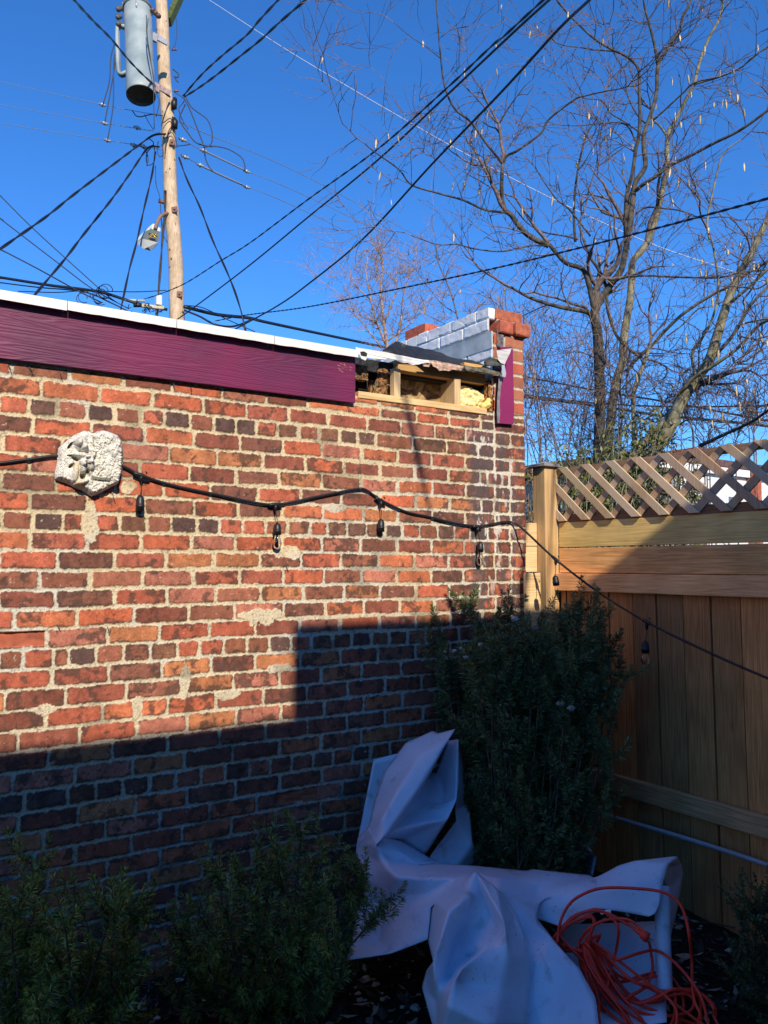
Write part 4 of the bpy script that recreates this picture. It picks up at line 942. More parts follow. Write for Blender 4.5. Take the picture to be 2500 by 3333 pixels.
jl = [('left jumper from the transformer bushing to the topmost wire', [(386, 108), (362, 181), (356, 265), (335, 341)], .010),
 ('middle jumper from the transformer bushing to the middle wire', [(386, 115), (374, 211), (362, 283), (352, 340), (341, 398)], .010),
 ('right jumper from the transformer bushing to the lowest wire', [(388, 115), (371, 200), (369, 331), (360, 400), (350, 455)], .010),
 ('thin lead hanging down the front of the transformer', [(476, 50), (478, 120), (486, 180), (500, 252), (500, 300), (502, 420)], .007),
 ('second thin lead down the front of the transformer', [(482, 60), (479, 110), (490, 190), (505, 290), (518, 330), (508, 380)], .007),
 ('thin lead beyond the pole top at right', [(572, 50), (576, 100), (570, 145), (560, 160)], .006),
 ('large loop bulging right of the pole', [(603, 313), (620, 345), (639, 362), (675, 390), (690, 430), (689, 465), (676, 478)], .010),
 ('loop running down right of the pole to the lowest rod', [(598, 318), (615, 350), (639, 410), (663, 476), (670, 520), (690, 555), (720, 572), (790, 603)], .011),
 ('slack loop beside the pole under the cable clamp', [(603, 340), (585, 380), (590, 400), (610, 430), (640, 465), (690, 478)], .012),
 ('jumper arching to the clamp on the middle rod', [(663, 480), (693, 476), (741, 485), (785, 512), (797, 540), (795, 556)], .010),
 ('inner loop right of the pole', [(568, 300), (600, 325), (582, 355), (596, 395), (612, 420)], .008),
 ('small hanging loop left of the pole', [(482, 448), (500, 468), (478, 500), (480, 536), (500, 530), (505, 505), (502, 480)], .009),
 ('second small hanging loop left of the pole', [(515, 460), (512, 490), (520, 510), (532, 500), (526, 470)], .007),
 ('arched jumper left of the pole to the cable end', [(440, 470), (470, 485), (482, 515), (478, 540)], .009),
 ('jumper from the upper wire to the pole', [(430, 360), (450, 380), (497, 372), (530, 376)], .009),
 ('thin lead falling from the upper wire left of the pole', [(470, 372), (485, 400), (500, 423)], .006),
 ('dark strap line on the face of the pole', [(532, 400), (555, 385), (558, 410), (548, 430), (540, 470), (537, 500)], .009),
 ('curved strap line lower on the pole face', [(545, 440), (560, 432), (573, 455), (576, 480)], .008),
 ('long thin lead down to the street lamp bracket', [(506, 540), (508, 600), (520, 640), (524, 700), (530, 760), (545, 790)], .007),
 ('stub of cable on the right of the pole', [(578, 475), (600, 473), (617, 470)], .010),
 ('coil sticking out at right near the transformer foot', [(563, 225), (580, 240), (578, 252), (568, 250), (575, 262), (580, 268)], .012),
 ('short jumper near the pole top at right', [(610, 300), (640, 262), (662, 240)], .007)]
for lab, P_, r_ in jl:
    D_ = DP-.25 if ('face' in lab or 'clamp' in lab) else DP-.1
    if 'transformer bushing' in lab: D_ = 15.3
    if 'front of the transformer' in lab: D_ = DP-1.25
    if 'face' in lab or 'strap' in lab: D_ = DP-.17
    wire('jumper_wire', lab, [(a_, b2, D_) for a_, b2 in P_], r_, group=JL, sub=6)
# terminal gear just above the roof
gear = thing('terminal_block', 'cluster of cable splices and clamps above the roof left of the pole', 'cable splice', tuple(hd(480, 1000, 14.2)))
cg = lambda a, b_, D=14.2: hd(a/1.843, 850+b_/1.843, D)
mb = MB(); mb.tube([cg(750, 233), cg(870, 240)], .025, 8); mb.build('splice_sleeve', basic('grey_plastic', (.45, .45, .42), .5, .2), gear)
mb = MB(); mb.tube([cg(800, 265), cg(850, 265)], .035, 8); mb.build('coiled_grip', blk, gear)
mb = MB(); mb.bar(cg(850, 266), cg(985, 282), .05, .06, (1, 1, .9, .5), bev=.006); mb.build('splice_case', basic('tan_metal', (.42, .38, .26), .5, .3), gear)
mb = MB(); mb.box((-.05, -.05, -.08), (.05, .05, .10), M=Matrix.Translation(cg(951, 240)), bev=.01); mb.build('insulator_block', basic('white_porcelain', (.7, .7, .68), .3, .05), gear)
for k_ in range(14):
    mb = MB(); x = random.uniform(780, 980); c0 = [cg(x+random.uniform(-25, 25), 255+random.uniform(0, 55), 14.2+random.uniform(-.1, .1)) for _ in range(4)]; mb.tube(spline(c0, 5), .006, 4); mb.build('lead', blk, gear)
for k_ in range(8):
    mb = MB(); c0 = cg(random.uniform(490, 640), 178+random.uniform(0, 50), 14.3); rr_ = random.uniform(.07, .14)
    mb.tube([c0+rr_*(np.cos(t)*RT+np.sin(t)*np.array([0, 0, 1])) for t in np.linspace(0, 5.2, 14)], .007, 4); mb.build('lead_coil', blk, gear)
wire('roof_conduit', 'grey conduit rising behind the roof under the lamp', [(510, 960, 14.2), (509, 1000, 14.2), (508, 1050, 14.2)], .02, bluewire, cat='conduit')
# cables at the neighbour house whose thin shadows fall on the brick
def sh(px, py, y): 
    s = ony(px, py, 0.0); t = (s[1]-y)/SUND[1]; return s-SUND*t
for lab, L in (('main cable hanging at the neighbour house roof', [(1283, 1190), (1308, 1284), (1345, 1440), (1375, 1570), (1398, 1660)]), ('second thin cable hanging at the neighbour house roof', [(1318, 1205), (1326, 1300), (1360, 1470), (1382, 1570)])):
    mb = MB(); mb.tube(spline([sh(a_, b2, -3.95) for a_, b2 in L], 6), .011 if 'main' in lab else .006, 6); o = mb.build('mast_cable', blk); tag(o, lab, 'wire', 'cables over the viewer')
# ------------------------------------------------------------------ trees
def barkmat(name, lo, hi, scale=14):
    m, nt, b = newmat(name); v = mapped(nt)
    n = nd(nt, 'ShaderNodeTexNoise'); n.inputs['Scale'].default_value = scale; n.inputs['Detail'].default_value = 7; nt.links.new(v, n.inputs['Vector'])
    nt.links.new(tinted(nt, ramp(nt, n.outputs[0], [(.35, lo), (.65, hi)])), b.inputs['Base Color']); b.inputs['Roughness'].default_value = .9
    b.inputs['Specular IOR Level'].default_value = .2; bump(nt, b, n.outputs[0], .6, .01); return m
bark = barkmat('grey_bark', (.035, .031, .026), (.13, .115, .09)); bark2 = barkmat('mossy_bark', (.14, .125, .08), (.34, .31, .20))
twigm = barkmat('twig_bark', (.10, .075, .07), (.24, .18, .16), 30); twigtan = barkmat('tan_twigs', (.26, .15, .11), (.52, .36, .24), 20)
podm = basic('dry_pod', (.55, .42, .24), .7, .3, 60, .3)
CS = {'L': (1600, 800, 1.843), 'U': (1800, 0, 2.37), 'M': (1000, 0, 1.106), 'P': (0, 0, 1.0)}
def limb3(pts, cs, D0, D1, w0, w1, sub=6, jit=1.0):
    ox, oy, s = CS[cs]; n_ = len(pts); P = []
    for i, (a_, b2) in enumerate(pts):
        t = i/(n_-1); P.append(hd(ox+a_/s, oy+b2/s, D0+(D1-D0)*t))
    Q = spline(P, sub); m_ = len(Q); t = np.linspace(0, 1, m_)
    r = (w0+(w1-w0)*t)*{'L': .36, 'U': .46, 'M': .52, 'P': .5}[cs]*np.array([camdepth(q) for q in Q])/F   # widths are photo pixels
    return Q, np.maximum(r, .0015)
def grow(mb, p, d, L, r, level, rnd, up=.25, curl=.35, dens=1.0, stats=None, maxlev=3):
    n_ = max(4, int(L/.09)); n_ = min(n_, 10); P = [p]; dd = d/np.linalg.norm(d); c_ = rnd.normal(0, 1, 3)*curl
    for i in range(n_):
        dd = dd+c_*.15+rnd.normal(0, .19, 3)+np.array([0, 0, up*.10]); dd /= np.linalg.norm(dd); P.append(P[-1]+dd*L/n_)
    P = np.array(P); t = np.linspace(0, 1, n_+1); rr_ = r*(1-t)**.8+.0013
    mb.tube(P, rr_, 3 if r < .006 else 5, (1, 1, 1, .5), cap=False)
    if stats is not None: stats.append(P[-1])
    if level >= maxlev: return
    nc = int(rnd.poisson((3.0 if level == 1 else 2.6)*dens))+1
    for _ in range(nc):
        i = rnd.integers(1, n_+1); base = P[i]; T = P[i]-P[i-1]; T /= np.linalg.norm(T)
        q = rnd.normal(0, 1, 3); q -= T*(q@T); q /= np.linalg.norm(q)
        dn = T*rnd.uniform(.5, 1.1)+q*rnd.uniform(.5, 1.1)
        grow(mb, base, dn, L*rnd.uniform(.40, .75), max(rr_[i]*.62, .0016), level+1, rnd, up, curl, dens, stats, maxlev)
def make_tree(name, label, limbs, barkM, twigM, seed, tw, npods=0, cat='tree', base=None, Lr=(.35, .9), skip=(), maxlev=3, up=.3):
    """limbs: list of (points, crop, D0, D1, w0, w1); tw = twig starts per metre"""
    rnd = np.random.default_rng(seed); mb = MB(); tmb = MB(); tips = []
    Q0, _ = limb3(*limbs[0]); b0 = base if base is not None else (Q0[0][0], Q0[0][1], 0)
    root = thing(name, label, cat, tuple(b0))
    for li, l in enumerate(limbs):
        Q, r = limb3(*l); mb.tube(Q, r, 10 if r[0] > .02 else 6, (1, 1, 1, .5)); 
        if li in skip: continue
        seg = np.linalg.norm(np.diff(Q, axis=0), axis=1); Lt = seg.sum(); cum = np.concatenate([[0], np.cumsum(seg)])
        for s in np.sort(rnd.uniform(Lt*.15, Lt, int(Lt*tw)+1)):
            i = min(np.searchsorted(cum, s), len(Q)-1); T = Q[i]-Q[max(i-1, 0)]; T = T/(np.linalg.norm(T)+1e-9)
            q = rnd.normal(0, 1, 3); q -= T*(q@T); q /= np.linalg.norm(q)
            f = s/Lt; grow(tmb, Q[i], T*.5+q*.9+np.array([0, 0, up]), rnd.uniform(*Lr)*(1-.35*f), min(max(r[i]*.35, .003), .007), 1, rnd, up, .5, 1.0, tips, maxlev)
        T = Q[-1]-Q[-2]; 
        if 'cut' not in l: grow(tmb, Q[-1], T, Lr[1], max(r[-1], .002), 1, rnd, up, .4, 1.4, tips, maxlev)
    mb.build('trunk', barkM, root); tmb.build('twigs', twigM, root)
    if npods:
        tips = np.array(tips); vis = []
        for t_ in rnd.permutation(len(tips)):
            p = tips[t_]; v_ = p-EYE; z = v_@FW
            if z < 1: continue
            u = CX+F*(v_@RT)/z; w_ = CY-F*(v_@UP)/z
            if -20 < u < 2520 and -20 < w_ < 1400: vis.append(p)
            if len(vis) >= npods: break
        for p in vis:
            L = rnd.uniform(.05, .10); a_ = rnd.uniform(0, 6.28); W_ = .011; pm_ = MB()
            s = np.array([math.cos(a_), math.sin(a_), 0]); tw_ = rnd.normal(0, .12, 3)
            prof = [(0, .15), (.2, .8), (.45, 1), (.7, .9), (.9, .5), (1, .08)]
            vs = []
            for f, w2 in prof:
                c0 = p+np.array([tw_[0]*L*f, tw_[1]*L*f, -L*f-.01]); vs += [c0-s*W_*w2, c0+np.cross(s, [0, 0, 1])*.003*w2, c0+s*W_*w2, c0-np.cross(s, [0, 0, 1])*.003*w2]
            fs = [(i*4+j, i*4+(j+1) % 4, i*4+4+(j+1) % 4, i*4+4+j) for i in range(len(prof)-1) for j in range(4)]+[(3, 2, 1, 0), (20, 21, 22, 23)]
            g = rnd.uniform(.6, 1.35); pm_.add(vs, fs, (g, g, g, .5), True); pm_.tube([p, p+np.array([0, 0, -.012])], .001, 3); pm_.build('seed_pod', podm, root)
    return root
A = [
 ([(640, 1330), (645, 1200), (650, 900), (640, 600), (632, 500), (615, 420)], 'L', 8.2, 8.0, 50, 42),
 ([(615, 430), (580, 400), (540, 390), (400, 365), (240, 315), (122, 252)], 'L', 8.0, 7.6, 26, 11),
 ([(585, 400), (560, 370), (490, 350), (395, 315)], 'L', 8.0, 7.8, 16, 9),
 ([(395, 315), (410, 270), (440, 200), (490, 120), (570, 50)], 'L', 7.8, 7.4, 4, 2),
 ([(615, 420), (607, 340), (580, 220), (545, 140), (450, 105), (390, 45), (345, -10)], 'L', 8.0, 7.7, 26, 17),
 ([(870, 885), (800, 850), (760, 810), (735, 775), (715, 760)], 'M', 7.7, 7.6, 17, 15),
 ([(715, 762), (700, 700), (703, 590)], 'M', 7.6, 7.5, 13, 11),
 ([(703, 590), (680, 560), (640, 510), (590, 440), (530, 390), (495, 310), (480, 200), (470, 80), (463, -20)], 'M', 7.5, 6.9, 9, 4),
 ([(703, 590), (720, 560), (760, 540), (840, 480), (870, 430), (960, 360), (1000, 345), (1090, 325)], 'M', 7.5, 7.2, 9, 4),
 ([(715, 765), (640, 755), (560, 720), (470, 695), (375, 665), (330, 610), (240, 545), (205, 515)], 'M', 7.6, 7.0, 8, 3),
 ([(870, 885), (800, 885), (700, 905), (600, 895), (540, 880), (470, 880), (380, 850)], 'M', 7.7, 7.2, 6, 2.5),
 ([(375, 665), (375, 600), (372, 560)], 'M', 7.2, 7.2, 3, 2), ([(495, 310), (520, 270), (560, 230)], 'M', 7.2, 7.2, 3, 2),
 ([(480, 210), (430, 170), (370, 130), (310, 80)], 'M', 7.0, 6.8, 3, 1.5),
 ([(560, 720), (540, 660), (530, 640)], 'M', 7.3, 7.3, 3.5, 2),
 ([(615, 420), (640, 350), (690, 270), (740, 200), (780, 140), (800, 50), (812, -10)], 'L', 8.0, 8.0, 34, 26),
 ([(566, 1880), (598, 1700), (620, 1500), (640, 1400), (710, 1290), (702, 1150), (700, 1050), (720, 980), (770, 830), (800, 700), (812, 500), (900, 350), (980, 220), (1000, 130), (1050, 40), (1075, -30)], 'U', 8.0, 8.3, 20, 8),
 ([(810, 510), (780, 330), (740, 180), (710, 70), (695, -20)], 'U', 8.2, 8.0, 12, 6),
 ([(562, 1960), (560, 1700), (570, 1500), (610, 1350), (640, 1150), (660, 1060), (670, 900), (665, 700), (660, 540), (600, 460), (520, 410), (470, 390), (320, 300), (160, 150), (50, 30), (20, -20)], 'U', 8.05, 7.6, 15, 5),
 ([(640, 1470), (700, 1420), (780, 1370), (900, 1280), (1080, 1190), (1250, 1100), (1450, 1000), (1700, 820)], 'U', 8.0, 7.6, 14, 9),
 ([(640, 1090), (560, 960), (400, 950), (200, 970), (0, 960)], 'U', 8.1, 7.8, 6, 2.5),
 ([(690, 1050), (640, 1000), (520, 920), (440, 870), (380, 780), (240, 760)], 'U', 8.1, 7.8, 6, 3),
 ([(640, 1650), (720, 1600), (880, 1610), (1000, 1630), (1130, 1680)], 'U', 8.0, 7.9, 7, 4),
 ([(710, 950), (640, 870), (570, 720), (555, 560), (480, 430), (470, 390)], 'U', 8.2, 8.0, 6, 3),
 ([(690, 245), (640, 140), (600, 80), (560, -10)], 'L', 8.0, 7.9, 18, 11),
 ([(965, 870), (960, 760), (970, 640), (1000, 500), (1040, 430)], 'M', 7.9, 7.8, 9, 4),
 ([(975, 862), (930, 850), (850, 835), (790, 800), (740, 740)], 'M', 7.9, 7.7, 6, 3),
 ([(1020, 850), (940, 750), (900, 720), (850, 650), (820, 600)], 'M', 7.9, 7.7, 6, 3),
 ([(690, 300), (700, 400), (740, 520), (790, 590)], 'L', 8.0, 8.1, 14, 13),
 ([(735, 225), (760, 205), (800, 190), (900, 180), (1050, 185), (1200, 190), (1370, 190), (1500, 160), (1700, 140)], 'L', 8.0, 7.5, 10, 8),
 ([(810, 500), (830, 400), (1000, 300), (1100, 200), (1150, 0)], 'U', 8.2, 8.0, 6, 3),
 ([(320, 300), (330, 180), (290, 60), (280, -10)], 'U', 7.8, 7.6, 4, 2),
 ([(470, 395), (330, 385), (200, 365), (80, 350), (-20, 310)], 'U', 7.9, 7.6, 5, 2),
 ([(770, 930), (860, 850), (1000, 720), (1090, 640), (1290, 590), (1450, 520), (1600, 400)], 'U', 8.2, 7.8, 7, 3)]
make_tree('bare_tree', 'tall bare tree with dark spreading limbs just behind the lattice fence', A, bark, twigm, 11, 1.6, 80, Lr=(.4, .95), maxlev=3)
B = [
 ([(690, 1340), (700, 1200), (740, 850), (785, 700), (790, 600), (800, 500), (830, 330), (840, 200), (845, 100), (900, 30), (930, -15)], 'L', 8.8, 8.8, 42, 26),
 ([(722, 1885), (800, 1680), (850, 1450), (880, 1300), (885, 1050), (960, 900), (1020, 780), (1090, 640), (1130, 480), (1200, 300), (1280, 150), (1320, -20)], 'U', 8.8, 8.5, 19, 8),
 ([(1090, 650), (1290, 590), (1450, 520), (1540, 440), (1700, 330)], 'U', 8.6, 8.2, 8, 4), ([(880, 1050), (830, 980), (770, 920)], 'U', 8.7, 8.6, 9, 6),
 ([(810, 755), (870, 680), (960, 600), (1050, 500), (1160, 400), (1330, 290), (1430, 240), (1560, 150), (1700, 70)], 'L', 8.7, 7.8, 16, 12),
 ([(1050, 545), (1150, 470), (1240, 380), (1340, 360), (1420, 310)], 'L', 8.5, 8.2, 7, 4)]
make_tree('bare_tree', 'slender bare tree with a single pale leader beside the dark spreading tree', B, bark2, twigm, 12, 1.8, 30, Lr=(.4, 1.0))
Ct = [
 ([(940, 1330), (980, 1230), (1060, 1110), (1130, 950), (1220, 800), (1300, 700), (1350, 550), (1390, 420), (1440, 270), (1500, 150), (1580, 0), (1640, -130)], 'L', 7.4, 7.2, 62, 26),
 ([(850, 1260), (880, 1225), (950, 1150), (1050, 1050), (1110, 960)], 'L', 7.5, 7.4, 40, 34),
 ([(1100, 930), (1130, 880), (1230, 780), (1330, 720), (1480, 610), (1600, 480), (1700, 430)], 'L', 7.4, 6.8, 18, 14),
 ([(1222, 790), (1205, 650), (1260, 560), (1330, 420), (1360, 280), (1350, 130), (1328, 0), (1310, -60)], 'L', 7.3, 7.0, 14, 9),
 ([(1208, 1850), (1190, 1700), (1240, 1450), (1290, 1240), (1350, 1150), (1450, 1080)], 'U', 7.0, 6.9, 9, 4),
 ([(1340, 660), (1430, 560), (1500, 450), (1560, 350), (1700, 200)], 'L', 7.3, 7.0, 16, 11), ([(1435, 340), (1540, 250), (1700, 100)], 'L', 7.2, 7.0, 15, 12),
 ([(1480, 500), (1520, 380), (1510, 330), (1560, 260), (1600, 180)], 'L', 7.1, 6.8, 9, 7), ([(1470, 480), (1560, 455), (1660, 440), (1720, 460)], 'L', 7.0, 6.6, 9, 8),
 ([(1480, 540), (1580, 560), (1700, 530)], 'L', 7.0, 6.7, 8, 6), ([(1420, 240), (1520, 250), (1600, 255), (1700, 190)], 'L', 7.0, 6.7, 8, 6),
 ([(1390, 190), (1400, 230), (1450, 245), (1560, 220), (1700, 200)], 'L', 7.0, 6.7, 5, 4)]
make_tree('bare_tree', 'leaning multi-stemmed tree with pale mossy trunks at the right edge', Ct, bark2, twigm, 13, 1.9, 40, Lr=(.35, .9))
Dt = [([(870, 1300), (862, 1180), (850, 950), (860, 850), (900, 740), (920, 690), (945, 620)], 'L', 8.0, 8.0, 24, 15), ([(945, 620), (950, 500), (980, 380), (990, 270)], 'L', 8, 8, 3, 1.5), ([(940, 625), (900, 560), (850, 540)], 'L', 8, 8, 3, 1.5),
 ([(945, 720), (1050, 705), (1150, 740), (1215, 790)], 'L', 8, 7.6, 4, 3), ([(940, 640), (1000, 560), (1040, 480)], 'L', 8, 8, 3, 1.5), ([(770, 1250), (775, 1100), (790, 1000)], 'L', 8.4, 8.4, 14, 9)]
make_tree('bare_tree', 'thin pollarded tree between the two leaning trunks', Dt, bark2, twigm, 14, 2.5, 0, Lr=(.3, .7))
Et = [([(1250, 1200), (1400, 1130), (1550, 1060), (1700, 960)], 'L', 6.6, 6.2, 18, 11), ([(1130, 1070), (1200, 1040), (1400, 1060), (1530, 1070)], 'L', 6.8, 6.5, 7, 5), ([(1210, 970), (1330, 850), (1530, 840), (1540, 950), (1500, 1050)], 'L', 6.8, 6.8, 3, 2), ([(1360, 770), (1480, 820), (1530, 860)], 'L', 6.9, 6.9, 3, 2)]
make_tree('tree_limb', 'dark low limb reaching up right just over the lattice', Et, bark, twigm, 15, 4.0, 25, Lr=(.25, .7), cat='tree')
# brush between the garage corner and the trees
def brush(name, label, boxes, D, seed, n, mat, h=(.8, 1.9), cat='shrub', r=.0045, dens=1.0, lean=.22):
    rnd = np.random.default_rng(seed); mb = MB(); x0, x1, yb_ = boxes; c0 = hd((x0+x1)/2, yb_, D); root = thing(name, label, cat, (c0[0], c0[1], 0)); st = MB()
    for i in range(n):
        b0 = hd(rnd.uniform(x0, x1), yb_+rnd.uniform(-40, 40), D+rnd.uniform(-.7, .7)); L = rnd.uniform(*h)
        d = np.array([rnd.normal(0, lean), rnd.normal(0, lean), 1.0]); T = b0+d*L*.45
        st.tube([b0*[1, 1, 0], b0*[1, 1, .5]+np.array([.02, .01, 0]), b0, (b0+T)/2+rnd.normal(0, .03, 3), T], [r*1.5, r*1.4, r*1.3, r*1.1, r], 5)
        for _ in range(5): grow(mb, b0+(T-b0)*rnd.uniform(0, 1), d+rnd.normal(0, .45, 3), L*rnd.uniform(.35, .6), r*.6, 1, rnd, .35, .4, dens)
    st.build('trunk', mat, root); mb.build('twigs', mat, root); return root
brush('bare_shrub', 'tangle of thin bare stems between the brick corner and the trees', (1700, 1890, 1480), 9.0, 21, 15, twigtan, (1.0, 2.6))
brush('bare_shrub', 'twiggy brush around the foot of the dark tree behind the lattice', (1880, 2100, 1560), 8.6, 22, 11, twigm, (.6, 1.8))
brush('bare_shrub', 'fine twiggy brush above the lattice at the far right', (2150, 2500, 1430), 8.2, 23, 12, twigm, (.4, 1.1))
G = [([(1268, 1300), (1262, 1150), (1250, 1050), (1240, 950), (1246, 860)], 'P', 15, 15, 15, 4), ([(1262, 1180), (1300, 1080), (1310, 980), (1330, 900)], 'P', 15, 15, 9, 3), ([(1255, 1120), (1220, 1030), (1200, 940), (1190, 880)], 'P', 15, 14.8, 8, 3), ([(1250, 1050), (1285, 960), (1290, 880)], 'P', 15, 15, 7, 2),
     ([(1240, 1130), (1170, 1040), (1120, 980)], 'P', 15, 15, 6, 2), ([(1262, 1110), (1350, 1040), (1400, 960)], 'P', 15, 15, 6, 2), ([(1245, 950), (1225, 870), (1230, 810)], 'P', 15, 15, 5, 2), ([(1210, 980), (1150, 920), (1140, 880)], 'P', 15, 15, 4, 2)]
make_tree('bare_tree', 'sunlit tan twiggy tree standing behind the garage roof', G, twigtan, twigtan, 16, 9.0, 0, Lr=(.35, .8))
Gt = [([(1520, 1150), (1500, 1080), (1470, 960), (1425, 850), (1420, 800)], 'P', 14, 13.6, 8, 2), ([(1500, 1080), (1540, 1020), (1600, 960)], 'P', 14, 14, 5, 2), ([(1485, 1020), (1430, 980), (1340, 860)], 'P', 14, 13.8, 4, 1.5), ([(1500, 1080), (1460, 1060), (1380, 1020)], 'P', 14, 14, 4, 2)]
make_tree('bare_tree', 'small bare sapling behind the white painted parapet', Gt, twigm, twigtan, 17, 5, 0, Lr=(.3, .7))
# leafy evergreen behind the lattice
leafm, nt, b = newmat('evergreen_leaf'); a = nd(nt, 'ShaderNodeAttribute'); a.attribute_name = 'tint'; nt.links.new(a.outputs['Color'], b.inputs['Base Color']); b.inputs['Roughness'].default_value = .45
def leafy(name, label, cx0, cx1, cy0, cy1, D, seed, n, col, L=.055):
    rnd = np.random.default_rng(seed); c0 = hd((cx0+cx1)/2, (cy0+cy1)/2, D); root = thing(name, label, 'shrub', (c0[0], c0[1], 0)); mb = MB(); st = MB()
    base = c0*[1, 1, 0]
    for i in range(n//22):
        tip = hd(rnd.uniform(cx0, cx1), cy0+(cy1-cy0)*rnd.beta(1.3, 1.2), D+rnd.normal(0, .35)); b0 = tip*[1, 1, 1]+np.array([rnd.normal(0, .15), rnd.normal(0, .15), -rnd.uniform(.3, .7)])
        Q = spline([b0*.3+base*.7, b0, (b0+tip)/2+rnd.normal(0, .03, 3), tip], 5); st.tube(Q, np.linspace(.008, .002, len(Q)), 4)
        for k_ in range(22):
            p = Q[rnd.integers(len(Q)//2, len(Q))]+rnd.normal(0, .025, 3); d = rnd.normal(0, 1, 3)+[0, 0, .3]; d /= np.linalg.norm(d); s = np.cross(d, rnd.normal(0, 1, 3)); s /= np.linalg.norm(s)
            l = L*rnd.uniform(.6, 1.2); g = rnd.uniform(.5, 1.3); yl = rnd.uniform(0, 1)
            cc = (col[0]*g*(1+.9*yl), col[1]*g*(1+.3*yl), col[2]*g, 1)
            mb.add([p, p+d*l*.45+s*l*.19, p+d*l, p+d*l*.45-s*l*.19], [(0, 1, 2, 3)], cc)
    st.build('stems', bark2, root); mb.build('crown', leafm, root); return root
leafy('evergreen_shrub', 'yellow-green leafy shrub behind the lattice near the post', 1800, 2010, 1440, 1700, 7.2, 31, 2600, (.10, .14, .04))
leafy('evergreen_shrub', 'pale green leafy shrub between the trunks above the lattice', 1990, 2150, 1330, 1640, 7.6, 32, 3000, (.13, .17, .06))
leafy('evergreen_shrub', 'thin leafy shrub in front of the white house', 2150, 2290, 1500, 1700, 7.4, 33, 1000, (.10, .13, .05))
leafy('evergreen_shrub', 'brownish leafy scrub low behind the brick corner', 1700, 1800, 1600, 1700, 7.8, 34, 700, (.12, .10, .05))
# houses beyond the fence
wh = thing('white_house', 'white clapboard row house with brick piers beyond the lattice', 'house', tuple(hd(2350, 1800, 17)*[1, 1, 0]))
sid, nt, b = newmat('white_siding'); v = mapped(nt); wv_ = nd(nt, 'ShaderNodeTexWave', bands_direction='Z', wave_profile='SAW'); wv_.inputs['Scale'].default_value = 2.6; nt.links.new(v, wv_.inputs['Vector'])
nt.links.new(ramp(nt, wv_.outputs['Fac'], [(.0, (.62, .63, .64)), (.12, (.80, .80, .79)), (1, (.82, .82, .80))]), b.inputs['Base Color']); b.inputs['Roughness'].default_value = .6; bump(nt, b, wv_.outputs['Fac'], .5, .02)
roofm = basic('brown_shingle', (.13, .07, .06), .9, .4, 12, .4, .01)
def hz(px, py, D): return float(hd(px, py, D)[2])
a0 = hd(2215, 1700, 17); a1 = hd(2560, 1700, 20.5); up_ = np.array([0, 0, 1.0])
dirw = (a1-a0)*[1, 1, 0]; Lw = np.linalg.norm(dirw); dirw /= Lw; nrmw = np.array([dirw[1], -dirw[0], 0]); 
if nrmw@(EYE-a0) < 0: nrmw = -nrmw
Mw = Matrix((Vector(dirw), Vector(-nrmw), Vector((0, 0, 1)))).transposed().to_4x4(); Mw.translation = Vector(a0*[1, 1, 0])
zt1 = hz(2330, 1518, 18)
mb = MB(); mb.box((0, 0, 0), (Lw, 5, zt1), M=Mw); mb.build('wall', sid, wh)
mb = MB(); mb.box((-1.2, -.12, zt1), (Lw, 5.2, zt1+.14), (1, 1, 1, .5), M=Mw); mb.build('roof', roofm, wh)
mb = MB(); mb.box((-1.15, -.10, zt1-.16), (Lw, -.02, zt1-.01), (1, 1, 1, .5), M=Mw); mb.build('porch_beam', whitepaint, wh)
mb = MB(); mb.box((Lw*.60, -.2, zt1-1.6), (Lw*.66, -.01, zt1+.02), M=Mw); mb.build('brick_pier', plainbrick, wh)
mb = MB(); mb.box((Lw*.45, .8, zt1+.15), (Lw*.66, 1.6, zt1+.55), (.9, .8, .8, .5), M=Mw); mb.build('chimney', plainbrick, wh)
for f in (.18, .40, .74):
    fr_ = MB(); fr_.box((Lw*f, -.03, zt1-1.3), (Lw*f+.34, -.002, zt1-.55), (.95, .98, .98, .5), M=Mw); fo = fr_.build('window', whitepaint, wh)
    pn = MB(); pn.box((Lw*f+.05, -.036, zt1-1.25), (Lw*f+.29, -.031, zt1-.6), (5, 5, 5, 1), M=Mw); pn.build('pane', gl, fo)
rh = thing('brick_house', 'low red-roofed brick house glimpsed behind the leafy shrubs', 'house', tuple(hd(1960, 1800, 22)*[1, 1, 0]))
Mr = Matrix.Translation(Vector(hd(1960, 1800, 22)*[1, 1, 0])) @ Matrix.Rotation(-YAW, 4, 'Z'); zr = hz(1960, 1540, 22)
mb = MB(); mb.box((-1.7, 0, 0), (1.3, 4, zr), (.6, .55, .55, .5), M=Mr); mb.build('wall', plainbrick, rh)
mb = MB(); mb.add([tuple(Mr @ Vector(q)) for q in [(-1.9, -.3, zr), (1.5, -.3, zr), (1.5, 4.2, zr), (-1.9, 4.2, zr), (-1.0, 2, zr+.5), (.6, 2, zr+.5)]], [(0, 1, 5, 4), (1, 2, 5), (2, 3, 4, 5), (3, 0, 4), (3, 2, 1, 0)]); mb.build('roof', basic('red_shingle', (.28, .09, .06), .9, .3), rh)
